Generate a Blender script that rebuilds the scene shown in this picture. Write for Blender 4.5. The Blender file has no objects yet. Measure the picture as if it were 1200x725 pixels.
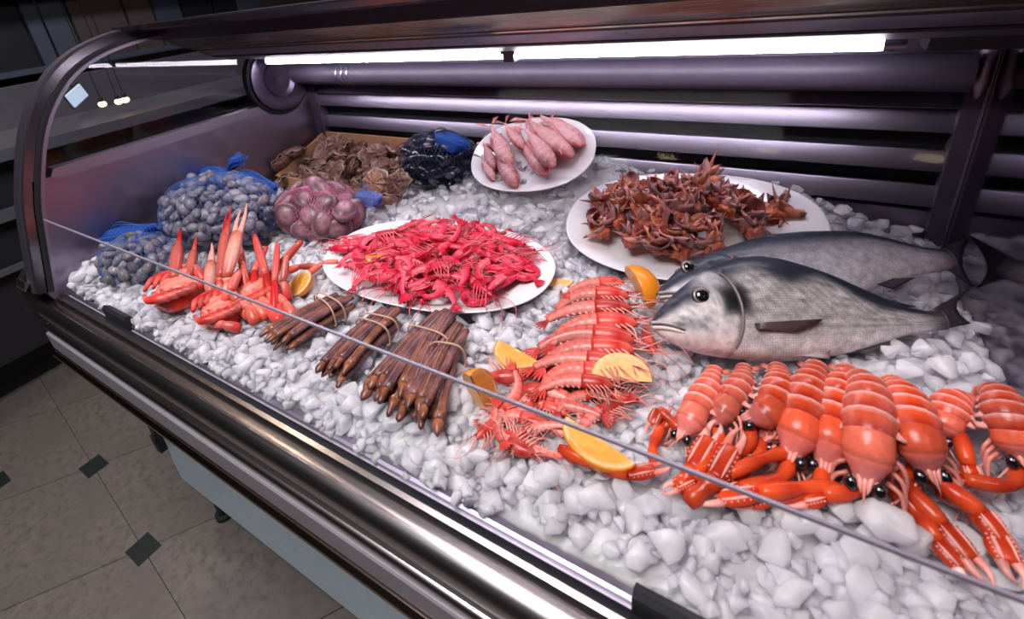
import bpy, bmesh, math, random
import numpy as np
from mathutils import Vector, Matrix, Euler

R = random.Random(7)
NR = np.random.RandomState(11)
scene = bpy.context.scene
COL = scene.collection
PI = math.pi

# ------------------------------------------------------------------ camera, world, lights
cd = bpy.data.cameras.new('camera')
cam = bpy.data.objects.new('camera', cd)
COL.objects.link(cam)
cd.sensor_width = 36.0
cd.lens = 17.1819
cd.shift_x = 0.034
cd.shift_y = -0.1167
cd.clip_start = 0.01
cd.dof.use_dof = True
cd.dof.focus_distance = 0.82
cd.dof.aperture_fstop = 5.6
_r = [(0.8476, 0.1196, -0.5169), (0.5188, -0.391, 0.7603), (-0.1112, -0.9126, -0.3934)]
_m = Matrix(((_r[0][0], -_r[0][1], -_r[0][2]), (_r[1][0], -_r[1][1], -_r[1][2]), (_r[2][0], -_r[2][1], -_r[2][2])))
cam.matrix_world = Matrix.Translation((0, 0, 1.25)) @ _m.to_4x4()
scene.camera = cam

scene.view_settings.view_transform = 'Standard'
scene.view_settings.look = 'None'
scene.view_settings.exposure = 0.0
scene.view_settings.gamma = 1.0
scene.view_settings.use_curve_mapping = False

world = bpy.data.worlds.new('world')
scene.world = world
world.use_nodes = True
world.node_tree.nodes['Background'].inputs[0].default_value = (0.38, 0.31, 0.52, 1)
world.node_tree.nodes['Background'].inputs[1].default_value = 0.10

def area(name, loc, size, power, color, rot=(0, 0, 0), sy=None):
    l = bpy.data.lights.new(name, 'AREA')
    l.shape = 'RECTANGLE' if sy else 'SQUARE'
    l.size = size
    if sy: l.size_y = sy
    l.energy = power
    l.color = color
    o = bpy.data.objects.new(name, l)
    o.location = loc
    o.rotation_euler = rot
    COL.objects.link(o)
    return o
def spot(name, loc, aim, power, color, angle, blend=0.8, soft=0.06):
    l = bpy.data.lights.new(name, 'SPOT')
    l.energy = power; l.color = color; l.spot_size = math.radians(angle); l.spot_blend = blend; l.shadow_soft_size = soft
    o = bpy.data.objects.new(name, l); o.location = loc; COL.objects.link(o)
    o.rotation_euler = (Vector(aim) - Vector(loc)).to_track_quat('-Z', 'Y').to_euler()
    return o
TUBE_L = 31.0
def panel(name, loc, sx, sy, power, color, rot=(0, 0, 0)):
    l = bpy.data.lights.new(name, 'AREA')
    l.shape = 'RECTANGLE'; l.size = sx; l.size_y = sy; l.energy = power; l.color = color
    o = bpy.data.objects.new(name, l); o.location = loc; o.rotation_euler = rot; COL.objects.link(o)
    return o
panel('ceiling_panel', (-0.60, -0.22, 2.85), 1.2, 0.9, 62, (1.0, 0.94, 1.0))
spot('aisle_downlight', (-0.75, -0.9, 2.85), (-0.85, 0.1, 0.0), 110, (0.86, 0.96, 1.0), 60, 1.0, 0.10)
spot('entrance_downlight', (-2.3, 0.4, 2.9), (-2.2, 0.3, 0.0), 45, (1.0, 0.80, 0.60), 90, 1.0, 0.08)
spot('far_shop_light', (-3.0, 1.0, 2.9), (-4.4, 1.3, 1.1), 120, (0.80, 0.82, 1.0), 120, 1.0, 0.2)  # added fill light, lifts the dark background
for sx, sy_ in ((-0.95, -0.35), (-0.45, -0.75), (-0.05, -0.55), (0.45, -0.5)):
    spot('warm_spot', (sx, sy_, 2.85), (sx + .1, 0.2, 0.75), 9, (1.0, 0.76, 0.50), 50, 0.8, 0.045)

# ------------------------------------------------------------------ materials
def newmat(name):
    m = bpy.data.materials.new(name)
    m.use_nodes = True
    nt = m.node_tree
    return m, nt, nt.nodes['Principled BSDF']
def setp(b, **k):
    for a, v in k.items():
        b.inputs[a.replace('_', ' ')].default_value = v
def node(nt, t, **k):
    n = nt.nodes.new(t)
    for a, v in k.items(): setattr(n, a, v)
    return n
def coords(nt, scale=(1, 1, 1), out='Object'):
    tc = node(nt, 'ShaderNodeTexCoord'); mp = node(nt, 'ShaderNodeMapping')
    mp.inputs['Scale'].default_value = scale
    nt.links.new(tc.outputs[out], mp.inputs[0])
    return mp.outputs[0]
def noise(nt, vec, scale, detail=3, rough=0.5):
    n = node(nt, 'ShaderNodeTexNoise')
    n.inputs['Scale'].default_value = scale; n.inputs['Detail'].default_value = detail; n.inputs['Roughness'].default_value = rough
    nt.links.new(vec, n.inputs['Vector'])
    return n.outputs['Fac']
def ramp(nt, fac, stops):
    r = node(nt, 'ShaderNodeValToRGB')
    el = r.color_ramp.elements
    while len(el) < len(stops): el.new(0.5)
    for e, (p, c) in zip(el, stops):
        e.position = p; e.color = (*c, 1)
    nt.links.new(fac, r.inputs[0])
    return r.outputs[0]
def rng(nt, fac, a, b, c, d):
    n = node(nt, 'ShaderNodeMapRange')
    for i, v in enumerate((a, b, c, d)): n.inputs[i + 1].default_value = v
    nt.links.new(fac, n.inputs[0])
    return n.outputs[0]
def bump(nt, b, fac, strength, dist):
    n = node(nt, 'ShaderNodeBump')
    n.inputs['Strength'].default_value = strength; n.inputs['Distance'].default_value = dist
    nt.links.new(fac, n.inputs['Height']); nt.links.new(n.outputs[0], b.inputs['Normal'])
def mixcol(nt, fac, a, b, mode='MIX'):
    n = node(nt, 'ShaderNodeMix', data_type='RGBA', blend_type=mode)
    for s, v in ((n.inputs[0], fac), (n.inputs[6], a), (n.inputs[7], b)):
        if hasattr(v, 'is_linked'): nt.links.new(v, s)
        elif isinstance(v, (int, float)): s.default_value = v
        else: s.default_value = (*v, 1)
    return n.outputs[2]

def m_plain(name, c, rough=0.5, metal=0.0, **k):
    m, nt, b = newmat(name)
    f = noise(nt, coords(nt), 40, 4)
    nt.links.new(mixcol(nt, f, tuple(x * 0.85 for x in c), tuple(min(1, x * 1.12) for x in c)), b.inputs['Base Color'])
    setp(b, Roughness=rough, Metallic=metal, **k)
    return m
def m_steel(name, c, rough=0.28, stretch=(0.8, 160, 160), var=0.05, bs=0.02):
    m, nt, b = newmat(name)
    f = noise(nt, coords(nt, stretch), 8, 5, 0.6)
    g = noise(nt, coords(nt), 5, 3)
    nt.links.new(mixcol(nt, g, tuple(x * 0.86 for x in c), c), b.inputs['Base Color'])
    nt.links.new(rng(nt, f, 0.2, 0.8, max(0.04, rough - var), rough + var), b.inputs['Roughness'])
    setp(b, Metallic=1.0)
    if bs: bump(nt, b, f, bs, 0.0002)
    return m
def m_attr(name, rough=0.3, sss=0.12, coat=0.35, var=0.16, nscale=140, bstr=0.25, bdist=0.0006, metal=0.0, objvar=0.12, trans=0.0):
    m, nt, b = newmat(name)
    a = node(nt, 'ShaderNodeAttribute'); a.attribute_name = 'col'
    v = coords(nt)
    f = noise(nt, v, nscale, 4, 0.6)
    k = rng(nt, f, 0.25, 0.75, 1 - var, 1 + var)
    oi = node(nt, 'ShaderNodeObjectInfo')
    k2 = rng(nt, oi.outputs['Random'], 0, 1, 1 - objvar, 1 + objvar)
    mu = node(nt, 'ShaderNodeMath', operation='MULTIPLY')
    nt.links.new(k, mu.inputs[0]); nt.links.new(k2, mu.inputs[1])
    vm = node(nt, 'ShaderNodeVectorMath', operation='SCALE')
    nt.links.new(a.outputs['Color'], vm.inputs[0]); nt.links.new(mu.outputs[0], vm.inputs['Scale'])
    nt.links.new(vm.outputs[0], b.inputs['Base Color'])
    setp(b, Roughness=rough, Metallic=metal)
    b.inputs['Subsurface Weight'].default_value = sss
    b.inputs['Subsurface Radius'].default_value = (0.006, 0.003, 0.002)
    b.inputs['Subsurface Scale'].default_value = 1.0
    b.inputs['Coat Weight'].default_value = coat
    b.inputs['Coat Roughness'].default_value = 0.07
    b.inputs['Specular IOR Level'].default_value = 0.26
    b.inputs['Transmission Weight'].default_value = trans
    if bstr: bump(nt, b, f, bstr, bdist)
    return m
def m_glass(name, tint=(1, 1, 1), refl=1.0):
    m = bpy.data.materials.new(name); m.use_nodes = True
    nt = m.node_tree; nt.nodes.clear()
    o = node(nt, 'ShaderNodeOutputMaterial'); mx = node(nt, 'ShaderNodeMixShader')
    t = node(nt, 'ShaderNodeBsdfTransparent'); t.inputs[0].default_value = (*tint, 1)
    g = node(nt, 'ShaderNodeBsdfGlossy'); g.inputs['Roughness'].default_value = 0.01
    fr = node(nt, 'ShaderNodeFresnel'); fr.inputs[0].default_value = 1.45
    mu = node(nt, 'ShaderNodeMath', operation='MULTIPLY'); mu.inputs[1].default_value = refl
    nt.links.new(fr.outputs[0], mu.inputs[0]); nt.links.new(mu.outputs[0], mx.inputs[0])
    nt.links.new(t.outputs[0], mx.inputs[1]); nt.links.new(g.outputs[0], mx.inputs[2]); nt.links.new(mx.outputs[0], o.inputs[0])
    return m
def m_emit(name, c, s):
    m, nt, b = newmat(name)
    setp(b, Base_Color=(0.8, 0.8, 0.8, 1), Emission_Color=(*c, 1), Emission_Strength=s)
    return m
def m_film(name, c, alpha, rough=0.25):
    m = bpy.data.materials.new(name); m.use_nodes = True
    nt = m.node_tree; b = nt.nodes['Principled BSDF']; o = nt.nodes['Material Output']
    f = noise(nt, coords(nt), 60, 3)
    nt.links.new(mixcol(nt, f, tuple(x * 0.7 for x in c), tuple(min(1, x * 1.25) for x in c)), b.inputs['Base Color'])
    setp(b, Roughness=rough)
    t = node(nt, 'ShaderNodeBsdfTransparent'); mx = node(nt, 'ShaderNodeMixShader'); mx.inputs[0].default_value = alpha
    t.inputs[0].default_value = (*[0.5 + 0.5 * x for x in c], 1)
    nt.links.new(t.outputs[0], mx.inputs[1]); nt.links.new(b.outputs[0], mx.inputs[2]); nt.links.new(mx.outputs[0], o.inputs[0])
    return m

def m_ice(name):
    m, nt, b = newmat(name)
    v = node(nt, 'ShaderNodeNewGeometry').outputs['Position']
    f = noise(nt, v, 130, 3, 0.5)
    g = noise(nt, v, 30, 3, 0.5)
    oi = node(nt, 'ShaderNodeObjectInfo')
    nt.links.new(mixcol(nt, g, (0.90, 0.865, 0.96), (0.98, 0.95, 1.0)), b.inputs['Base Color'])
    nt.links.new(rng(nt, f, 0.3, 0.7, 0.08, 0.30), b.inputs['Roughness'])
    b.inputs['IOR'].default_value = 1.31
    b.inputs['Subsurface Weight'].default_value = 1.0
    b.inputs['Subsurface Radius'].default_value = (1.0, 0.98, 1.08)
    b.inputs['Subsurface Scale'].default_value = 0.03
    bump(nt, b, f, 0.25, 0.003)
    # partly see-through, as clear ice is
    t = node(nt, 'ShaderNodeBsdfTransparent'); t.inputs[0].default_value = (0.97, 0.96, 1.0, 1)
    mx = node(nt, 'ShaderNodeMixShader')
    nt.links.new(rng(nt, g, 0.35, 0.65, 0.22, 0.48), mx.inputs[0])
    out = nt.nodes['Material Output']
    nt.links.new(b.outputs[0], mx.inputs[1]); nt.links.new(t.outputs[0], mx.inputs[2]); nt.links.new(mx.outputs[0], out.inputs[0])
    return m

STEEL = m_steel('brushed_steel', (0.36, 0.325, 0.40), 0.40)
STEEL_WARM = m_steel('polished_rail_steel', (0.62, 0.55, 0.55), 0.24)
STEEL_DARK = m_steel('dark_steel', (0.20, 0.175, 0.23), 0.40)
STEEL_GREY = m_plain('grey_painted_steel', (0.22, 0.20, 0.22), 0.4)
PANEL_STEEL = m_steel('side_panel_steel', (0.34, 0.29, 0.38), 0.36, (6, 6, 6), .10, 0)
MIRROR = m_steel('end_wall_dark_glass', (0.24, 0.21, 0.27), 0.10, (6, 6, 6), 0.03, 0)
BLACK = m_plain('black_rubber', (0.010, 0.010, 0.014), 0.55)
BLACKMAT = m_plain('black_mesh_void', (0.006, 0.006, 0.009), 0.7)
TEAL = m_plain('teal_under_panel', (0.07, 0.10, 0.11), 0.5)
KICK = m_plain('pale_kick_panel', (0.56, 0.68, 0.78), 0.25, 0.1)
GLASS = m_glass('pane_glass', (0.985, 0.985, 0.99), 0.05)
SIDE_GLASS = m_glass('side_glass', (0.95, 0.95, 0.97), 0.9)
GLASS_EDGE = m_plain('glass_edge', (0.30, 0.26, 0.32), 0.22)
TUBE_E = m_emit('tube_glow', (0.95, 0.88, 1.0), TUBE_L)
ICE = m_ice('ice')
WET = m_attr('wet_shellfish', 0.28, 0.03, 0.14, bstr=0.25, objvar=0.28)
BLOTCH = m_attr('blotched_fish_skin', 0.32, 0.03, 0.14, var=0.42, nscale=140, bstr=0.2)
SHELL = m_attr('dry_shell', 0.42, 0.0, 0.15, var=0.3, nscale=220, bstr=0.5, bdist=0.001, objvar=0.28)
ROUGH = m_attr('rough_shell', 0.40, 0.0, 0.35, var=0.5, nscale=120, bstr=0.9, bdist=0.003, objvar=0.22)
GLOSSB = m_attr('gloss_shell', 0.16, 0.0, 0.6, var=0.2, nscale=60, bstr=0.1)
EYE = m_plain('glossy_black', (0.006, 0.006, 0.008), 0.06, Coat_Weight=1.0)
CERAMIC = m_plain('white_platter', (0.80, 0.78, 0.80), 0.16, Coat_Weight=0.5)
WOOD = m_plain('crate_wood', (0.48, 0.25, 0.13), 0.6)
RUBBERBAND = m_plain('tan_rubber_band', (0.52, 0.34, 0.24), 0.5)
NET_BLUE = m_plain('blue_net', (0.05, 0.12, 0.36), 0.4)
NET_DARK = m_plain('navy_net', (0.02, 0.035, 0.10), 0.4)
NET_RED = m_plain('purple_red_net', (0.52, 0.14, 0.24), 0.4)
FILM_BLUE = m_film('blue_plastic_tie', (0.07, 0.20, 0.66), 0.30)
FILM_PALE = m_film('pale_plastic_tie', (0.25, 0.33, 0.72), 0.26)

def m_fish(name):
    m, nt, b = newmat(name)
    a = node(nt, 'ShaderNodeAttribute'); a.attribute_name = 'col'
    u = node(nt, 'ShaderNodeAttribute'); u.attribute_name = 'fuv'
    vo = node(nt, 'ShaderNodeTexVoronoi'); vo.inputs['Scale'].default_value = 1.0
    vo.inputs['Randomness'].default_value = 0.35
    nt.links.new(u.outputs['Vector'], vo.inputs['Vector'])
    d = rng(nt, vo.outputs['Distance'], 0.12, 0.62, 1.12, 0.72)
    n = noise(nt, coords(nt), 90, 4, 0.6)
    k = rng(nt, n, 0.25, 0.75, 0.60, 1.35)
    one = node(nt, 'ShaderNodeMath', operation='MULTIPLY'); nt.links.new(d, one.inputs[0]); nt.links.new(k, one.inputs[1])
    mf = node(nt, 'ShaderNodeMix', data_type='FLOAT'); nt.links.new(a.outputs['Alpha'], mf.inputs[0])
    nt.links.new(k, mf.inputs[2]); nt.links.new(one.outputs[0], mf.inputs[3])
    vm = node(nt, 'ShaderNodeVectorMath', operation='SCALE')
    nt.links.new(a.outputs['Color'], vm.inputs[0]); nt.links.new(mf.outputs[0], vm.inputs['Scale'])
    nt.links.new(vm.outputs[0], b.inputs['Base Color'])
    setp(b, Roughness=0.40, Metallic=0.0)
    b.inputs['Specular IOR Level'].default_value = 0.22
    b.inputs['Coat Weight'].default_value = 0.10; b.inputs['Coat Roughness'].default_value = 0.15
    mh = node(nt, 'ShaderNodeMath', operation='MULTIPLY'); nt.links.new(vo.outputs['Distance'], mh.inputs[0]); nt.links.new(a.outputs['Alpha'], mh.inputs[1])
    bump(nt, b, mh.outputs[0], 0.3, -0.0008)
    return m
FISHSKIN = m_fish('fish_skin')

# ------------------------------------------------------------------ mesh helpers
def nrm(v):
    v = np.asarray(v, float)
    return v / (np.linalg.norm(v, axis=-1, keepdims=True) + 1e-12)
def catmull(P, k=6):
    P = np.asarray(P, float)
    Q = np.vstack([2 * P[0] - P[1], P, 2 * P[-1] - P[-2]])
    out = []
    for i in range(len(P) - 1):
        p0, p1, p2, p3 = Q[i:i + 4]
        for j in range(k):
            t = j / k
            out.append(0.5 * (2 * p1 + (p2 - p0) * t + (2 * p0 - 5 * p1 + 4 * p2 - p3) * t * t + (3 * p1 - p0 - 3 * p2 + p3) * t ** 3))
    out.append(P[-1])
    return np.array(out)

class G:
    """collects surfaces and links them as one mesh object"""
    def __init__(s):
        s.V = []; s.F = []; s.C = []; s.U = []; s.n = 0
    def add(s, V, F, c=(0.8, 0.8, 0.8), uv=None):
        V = np.asarray(V, float).reshape(-1, 3)
        c = np.asarray(c, float)
        if c.ndim == 1: c = np.tile(c, (len(V), 1))
        if c.shape[1] == 3: c = np.hstack([c, np.zeros((len(c), 1))])
        s.V.append(V); s.C.append(c)
        s.U.append(np.zeros((len(V), 3)) if uv is None else np.asarray(uv, float))
        s.F += [tuple(i + s.n for i in f) for f in F]
        s.n += len(V)
        return s
    def grid(s, P, c=(0.8,) * 3, wrap=False, flip=False, uv=None):
        P = np.asarray(P, float); m, n = P.shape[:2]
        F = []
        for i in range(m - 1):
            for j in range(n if wrap else n - 1):
                k = (j + 1) % n
                q = (i * n + j, i * n + k, (i + 1) * n + k, (i + 1) * n + j)
                F.append(q[::-1] if flip else q)
        c = np.asarray(c, float)
        if c.ndim == 3: c = c.reshape(-1, c.shape[2])
        return s.add(P.reshape(-1, 3), F, c, None if uv is None else np.asarray(uv).reshape(-1, 3))
    def sweep(s, P, A, B=None, n=8, up=(0, 0, 1), c=(0.8,) * 3, sq=1.0, cap=True):
        P = np.asarray(P, float); m = len(P)
        A = np.broadcast_to(np.asarray(A, float), (m,)); B = A if B is None else np.broadcast_to(np.asarray(B, float), (m,))
        T = nrm(np.gradient(P, axis=0)) if m > 2 else nrm(np.repeat([P[1] - P[0]], 2, 0))
        up = np.asarray(up, float)
        if up.ndim == 1:
            if abs((T @ up)).max() > 0.97: up = np.array([0.3, 1, 0.2]) if abs(up[2]) > 0.5 else np.array([0.2, 0.3, 1])
            up = np.tile(up, (m, 1))
        S = nrm(np.cross(T, up)); U = np.cross(S, T)
        a = np.linspace(0, 2 * PI, n, endpoint=False)
        ca = np.sign(np.cos(a)) * np.abs(np.cos(a)) ** sq; sa = np.sign(np.sin(a)) * np.abs(np.sin(a)) ** sq
        V = P[:, None] + A[:, None, None] * ca[None, :, None] * S[:, None] + B[:, None, None] * sa[None, :, None] * U[:, None]
        c = np.asarray(c, float)
        if c.ndim == 2 and len(c) == m: c = np.repeat(c[:, None], n, 1)
        n0 = s.n
        s.grid(V, c, wrap=True, flip=True)
        if cap:
            s.F.append(tuple(n0 + i for i in range(n)))
            s.F.append(tuple(n0 + (m - 1) * n + i for i in range(n - 1, -1, -1)))
        return s
    def blob(s, ce, r, nu=8, nv=12, c=(0.8,) * 3, M=None, fn=None):
        th = np.linspace(0, PI, nu + 1); ph = np.linspace(0, 2 * PI, nv, endpoint=False)
        D = np.stack([np.sin(th)[:, None] * np.cos(ph), np.sin(th)[:, None] * np.sin(ph), np.cos(th)[:, None] + 0 * ph], -1)
        k = np.ones(D.shape[:2]) if fn is None else fn(D)
        P = D * np.asarray(r) * k[..., None]
        if M is not None: P = P @ np.asarray(M).T
        if callable(c): c = c(D)
        return s.grid(P + np.asarray(ce), c, wrap=True, flip=False)
    def box(s, lo, hi, c=(0.8,) * 3, M=None):
        x0, y0, z0 = lo; x1, y1, z1 = hi
        V = np.array([(x, y, z) for x in (x0, x1) for y in (y0, y1) for z in (z0, z1)])
        if M is not None: V = V @ np.asarray(M).T
        return s.add(V, [(0, 1, 3, 2), (4, 6, 7, 5), (0, 4, 5, 1), (2, 3, 7, 6), (0, 2, 6, 4), (1, 5, 7, 3)], c)
    def prism(s, prof, x0, x1, c=(0.8,) * 3, close=True):
        """closed (y,z) outline pushed along x"""
        p = np.asarray(prof, float); n = len(p)
        V = np.vstack([np.c_[np.full(n, x0), p], np.c_[np.full(n, x1), p]])
        F = [(i, (i + 1) % n, n + (i + 1) % n, n + i) for i in range(n)]
        F += [tuple(range(n - 1, -1, -1)), tuple(range(n, 2 * n))]
        return s.add(V, F, c)
    def sheet(s, P, t, c=(0.8,) * 3):
        """thin solid sheet from a grid of points"""
        P = np.asarray(P, float); m, n = P.shape[:2]
        du = np.gradient(P, axis=0); dv = np.gradient(P, axis=1)
        N = nrm(np.cross(du, dv))
        c = np.asarray(c, float)
        cc = c if c.ndim == 1 else c.reshape(-1, c.shape[-1])
        n0 = s.n
        s.grid(P + N * t / 2, cc); s.grid(P - N * t / 2, cc, flip=True)
        o = m * n
        ring = [i * n for i in range(m)] + [(m - 1) * n + j for j in range(1, n)] + [i * n + n - 1 for i in range(m - 2, -1, -1)] + list(range(n - 2, 0, -1))
        for a, b in zip(ring, ring[1:] + ring[:1]):
            s.F.append((n0 + a, n0 + b, n0 + o + b, n0 + o + a))
        return s
    def build(s, name, mat, parent=None, loc=(0, 0, 0), smooth=True, angle=None):
        me = bpy.data.meshes.new(name)
        V = np.vstack(s.V)
        me.from_pydata(V.tolist(), [], s.F)
        me.validate(clean_customdata=False)
        me.update()
        if len(me.vertices) == len(V):
            at = me.attributes.new('col', 'FLOAT_COLOR', 'POINT')
            at.data.foreach_set('color', np.vstack(s.C).astype(np.float32).ravel())
            U = np.vstack(s.U)
            if U.any():
                at = me.attributes.new('fuv', 'FLOAT_VECTOR', 'POINT')
                at.data.foreach_set('vector', U.astype(np.float32).ravel())
        if smooth:
            me.shade_smooth()
            if angle: me.set_sharp_from_angle(angle=angle)
        else: me.shade_flat()
        me.materials.append(mat)
        o = bpy.data.objects.new(name, me)
        COL.objects.link(o)
        o.parent = parent
        o.location = loc
        return o

def tag(o, label, cat, group=None, kind=None):
    o['label'] = label; o['category'] = cat
    if group: o['group'] = group
    if kind: o['kind'] = kind
    return o
def thing(name, label, cat, loc=(0, 0, 0), rz=0, group=None):
    o = bpy.data.objects.new(name, None)
    o.empty_display_size = 0.02
    COL.objects.link(o); o.location = loc; o.rotation_euler = (0, 0, rz)
    return tag(o, label, cat, group)
def kids(o): return KID.get(o.name, [])
def dup(root, loc, rot=(0, 0, 0), sc=1.0, label=None, group=None):
    """copy of a thing with copies of its parts and sub-parts"""
    r = root.copy(); COL.objects.link(r)
    r.location = loc; r.rotation_euler = rot; r.scale = (sc,) * 3
    if label: r['label'] = label
    if group: r['group'] = group
    for ch in root.children:
        k = ch.copy(); COL.objects.link(k); k.parent = r
        for g in ch.children:
            d = g.copy(); COL.objects.link(d); d.parent = k
    return r
class Proto:
    """first use moves the original, later uses copy it"""
    def __init__(s, root): s.root = root; s.used = False
    def put(s, loc, rot=(0, 0, 0), sc=1.0, label=None, group=None):
        if s.used: return dup(s.root, loc, rot, sc, label, group)
        s.used = True
        o = s.root; o.location = loc; o.rotation_euler = rot; o.scale = (sc,) * 3
        if label: o['label'] = label
        if group: o['group'] = group
        return o
def Mz(a): c, s = math.cos(a), math.sin(a); return np.array([[c, -s, 0], [s, c, 0], [0, 0, 1]])
def Mx(a): c, s = math.cos(a), math.sin(a); return np.array([[1, 0, 0], [0, c, -s], [0, s, c]])
def My(a): c, s = math.cos(a), math.sin(a); return np.array([[c, 0, s], [0, 1, 0], [-s, 0, c]])
def lerp(a, b, t): return np.asarray(a, float) * (1 - t) + np.asarray(b, float) * t
def smooth(t):
    t = np.clip(t, 0, 1); return t * t * (3 - 2 * t)

H0 = 1.25
def gs(x, y, cx, cy, rx, ry): return np.exp(-((x - cx) / rx) ** 2 - ((y - cy) / ry) ** 2)
def ice_h(x, y):
    """height of the heaped ice"""
    h = -.472 - .018 * smooth((.30 - y) / .06)
    h = h + .07 * smooth((y - .70) / .25) * smooth((x + .9) / .15) * smooth((.14 - x) / .14)
    h = h + .055 * gs(x, y, -.46, .93, .13, .12) + .03 * gs(x, y, .17, .62, .07, .07) + .03 * gs(x, y, .12, .93, .07, .07)
    h = h + .02 * gs(x, y, -.35, .88, .08, .10) + .025 * gs(x, y, -1.19, .30, .06, .07)
    return h + H0
XL, XR, YB = -1.215, 0.24, 0.985

# ------------------------------------------------------------------ the setting
def struct(g, name, mat, parent=None, **k):
    o = g.build(name, mat, parent, **k)
    if parent is None: o['kind'] = 'structure'
    return o
def m_floor(name, a, b, sc=30):
    m, nt, p = newmat(name)
    f = noise(nt, coords(nt), sc, 6, 0.7)
    g = noise(nt, coords(nt), 3, 3)
    c = ramp(nt, f, [(0.3, a), (0.5, b), (0.75, tuple(min(1, x * 1.25) for x in b))])
    nt.links.new(mixcol(nt, rng(nt, g, 0.3, 0.7, 0, 1), c, tuple(x * 0.8 for x in b), 'MIX'), p.inputs['Base Color'])
    oi = node(nt, 'ShaderNodeObjectInfo')
    setp(p, Roughness=0.38)
    bump(nt, p, f, 0.1, 0.001)
    return m
TILE = m_floor('stone_tile', (0.060, 0.050, 0.046), (0.145, 0.124, 0.114), 45)
DOT = m_floor('black_tile', (0.008, 0.012, 0.012), (0.016, 0.022, 0.022))
GROUT = m_plain('grout', (0.05, 0.043, 0.04), 0.8)
WALLM = m_plain('dark_wall', (0.035, 0.035, 0.042), 0.7)
CEILM = m_plain('dim_ceiling', (0.16, 0.14, 0.13), 0.8)

floor = struct(G().box((-6, -3.5, -0.05), (2.5, 4.5, -0.004)), 'floor', GROUT, smooth=False)
struct(G().box((-6, -3.5, 3.0), (2.5, 4.5, 3.1)), 'ceiling', CEILM, smooth=False)
struct(G().box((-6.1, -3.5, 0), (-6, 4.5, 3.0)), 'wall_left', WALLM, smooth=False)
struct(G().box((2.5, -3.5, 0), (2.6, 4.5, 3.0)), 'wall_right', WALLM, smooth=False)
struct(G().box((-6, 4.5, 0), (2.5, 4.6, 3.0)), 'wall_back', WALLM, smooth=False)
struct(G().box((-6, -3.6, 0), (2.5, -3.5, 3.0)), 'wall_front', WALLM, smooth=False)
# large stone tiles with a few small black inlays at their corners
e1 = np.array([.42, -.05]); e2 = np.array([.215, .31]); d0 = np.array([-1.276, .1505])
hd = .036
def slab(pl, z0, z1):
    pl = np.asarray(pl); n = len(pl)
    V = np.vstack([np.c_[pl, np.full(n, z1)], np.c_[pl, np.full(n, z0)]])
    F = [tuple(range(n)), tuple(n + i for i in range(n - 1, -1, -1))]
    for i in range(n):
        a, b = i, (i + 1) % n
        F.append((b, a, n + a, n + b))
    return V, F
ee = .0012
poly = [e1 * .003 + e2 * .003, e1 * .997 + e2 * .003, e1 * .997 + e2 * .997, e1 * .003 + e2 * .997]
gt = G(); gt.add(*slab(poly, -.004, 0.0))
gd = G(); gd.add(*slab([(-hd, -hd * .8), (hd, -hd * .8), (hd, hd * .8), (-hd, hd * .8)], -.004, .0008))
tile0 = dot0 = None
for i in range(-8, 6):
    for j in range(-5, 7):
        p = d0 + i * e1 + j * e2
        if not (-3.9 < p[0] < 0.1 and -1.2 < p[1] < 1.9): continue
        if tile0 is None: t = tile0 = gt.build('stone_tile', TILE, floor, smooth=False)
        else: t = tile0.copy(); COL.objects.link(t)
        t.location = (p[0], p[1], R.uniform(-.0003, .0003))
for p in ((-1.276, .1505), (-1.695, .2017), (-1.925, .022)):
    if dot0 is None: q = dot0 = gd.build('black_tile', DOT, floor, smooth=False)
    else: q = dot0.copy(); COL.objects.link(q)
    q.location = (p[0], p[1], 0)

# ------------------------------------------------------------------ the display counter
counter = thing('refrigerated_display_counter', 'long stainless steel refrigerated fish counter with curved glass front, filled with ice', 'display counter', (-0.5, 0.6, 0))
KX, KY, KZ = 0.5, -0.6, 0.0
def cpart(g, name, mat, parent=None, **k):
    o = g.build(name, mat, parent or counter, loc=(0, 0, 0) if parent else (KX, KY, KZ), **k)
    return o
def arcp(cy, cz, r, a0, a1, n=6):
    return [(cy + r * math.cos(math.radians(a0 + (a1 - a0) * i / n)), cz + r * math.sin(math.radians(a0 + (a1 - a0) * i / n))) for i in range(n + 1)]
X0, X1 = -1.262, 0.34
def W(z): return z + H0
# tub under the ice
tub = G()
tub.box((XL, .236, W(-.56)), (XR, 1.0, W(-.54)))
tub.box((XL, .240, W(-.56)), (XR, .2465, W(-.503)))
cpart(tub, 'tub', m_plain('tub_steel', (0.50, 0.46, 0.50), 0.4, 0.6), smooth=False)
POST = m_plain('dark_post_steel', (0.085, 0.07, 0.10), 0.4, 0.3)
ROLL = m_plain('dark_roller_fabric', (0.055, 0.045, 0.072), 0.5)
FLANGE = m_steel('flange_steel', (0.15, 0.125, 0.18), 0.42)
# front rail, from the pane seal down
cpart(G().prism([(.246, W(-.5055)), (.2425, W(-.5005)), (.234, W(-.4970)), (.231, W(-.5000)), (.236, W(-.512)), (.246, W(-.512))], XL - .03, X1), 'seal_strip', BLACK, angle=.6)
cpart(G().prism([(.236, W(-.503)), (.2315, W(-.4945)), (.226, W(-.4955)), (.222, W(-.5015)), (.224, W(-.507)), (.236, W(-.507))], XL - .035, X1), 'upper_trim', STEEL_WARM, angle=.6)
bmp = [(.232, W(-.504)), (.2165, W(-.5035)), (.212, W(-.5045))] + arcp(.2165, W(-.5235), .0215, 110, 262, 12) + [(.216, W(-.548)), (.235, W(-.548))]
cpart(G().prism(bmp, X0, X1), 'bumper_rail', STEEL_WARM, angle=.6)
thn = [(.225, W(-.556)), (.2015, W(-.5575))] + arcp(.2025, W(-.566), .0075, 100, 250, 8) + [(.2015, W(-.5755)), (.225, W(-.576))]
cpart(G().prism(thn, X0, X1), 'lower_trim', STEEL_WARM, angle=.6)
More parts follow.
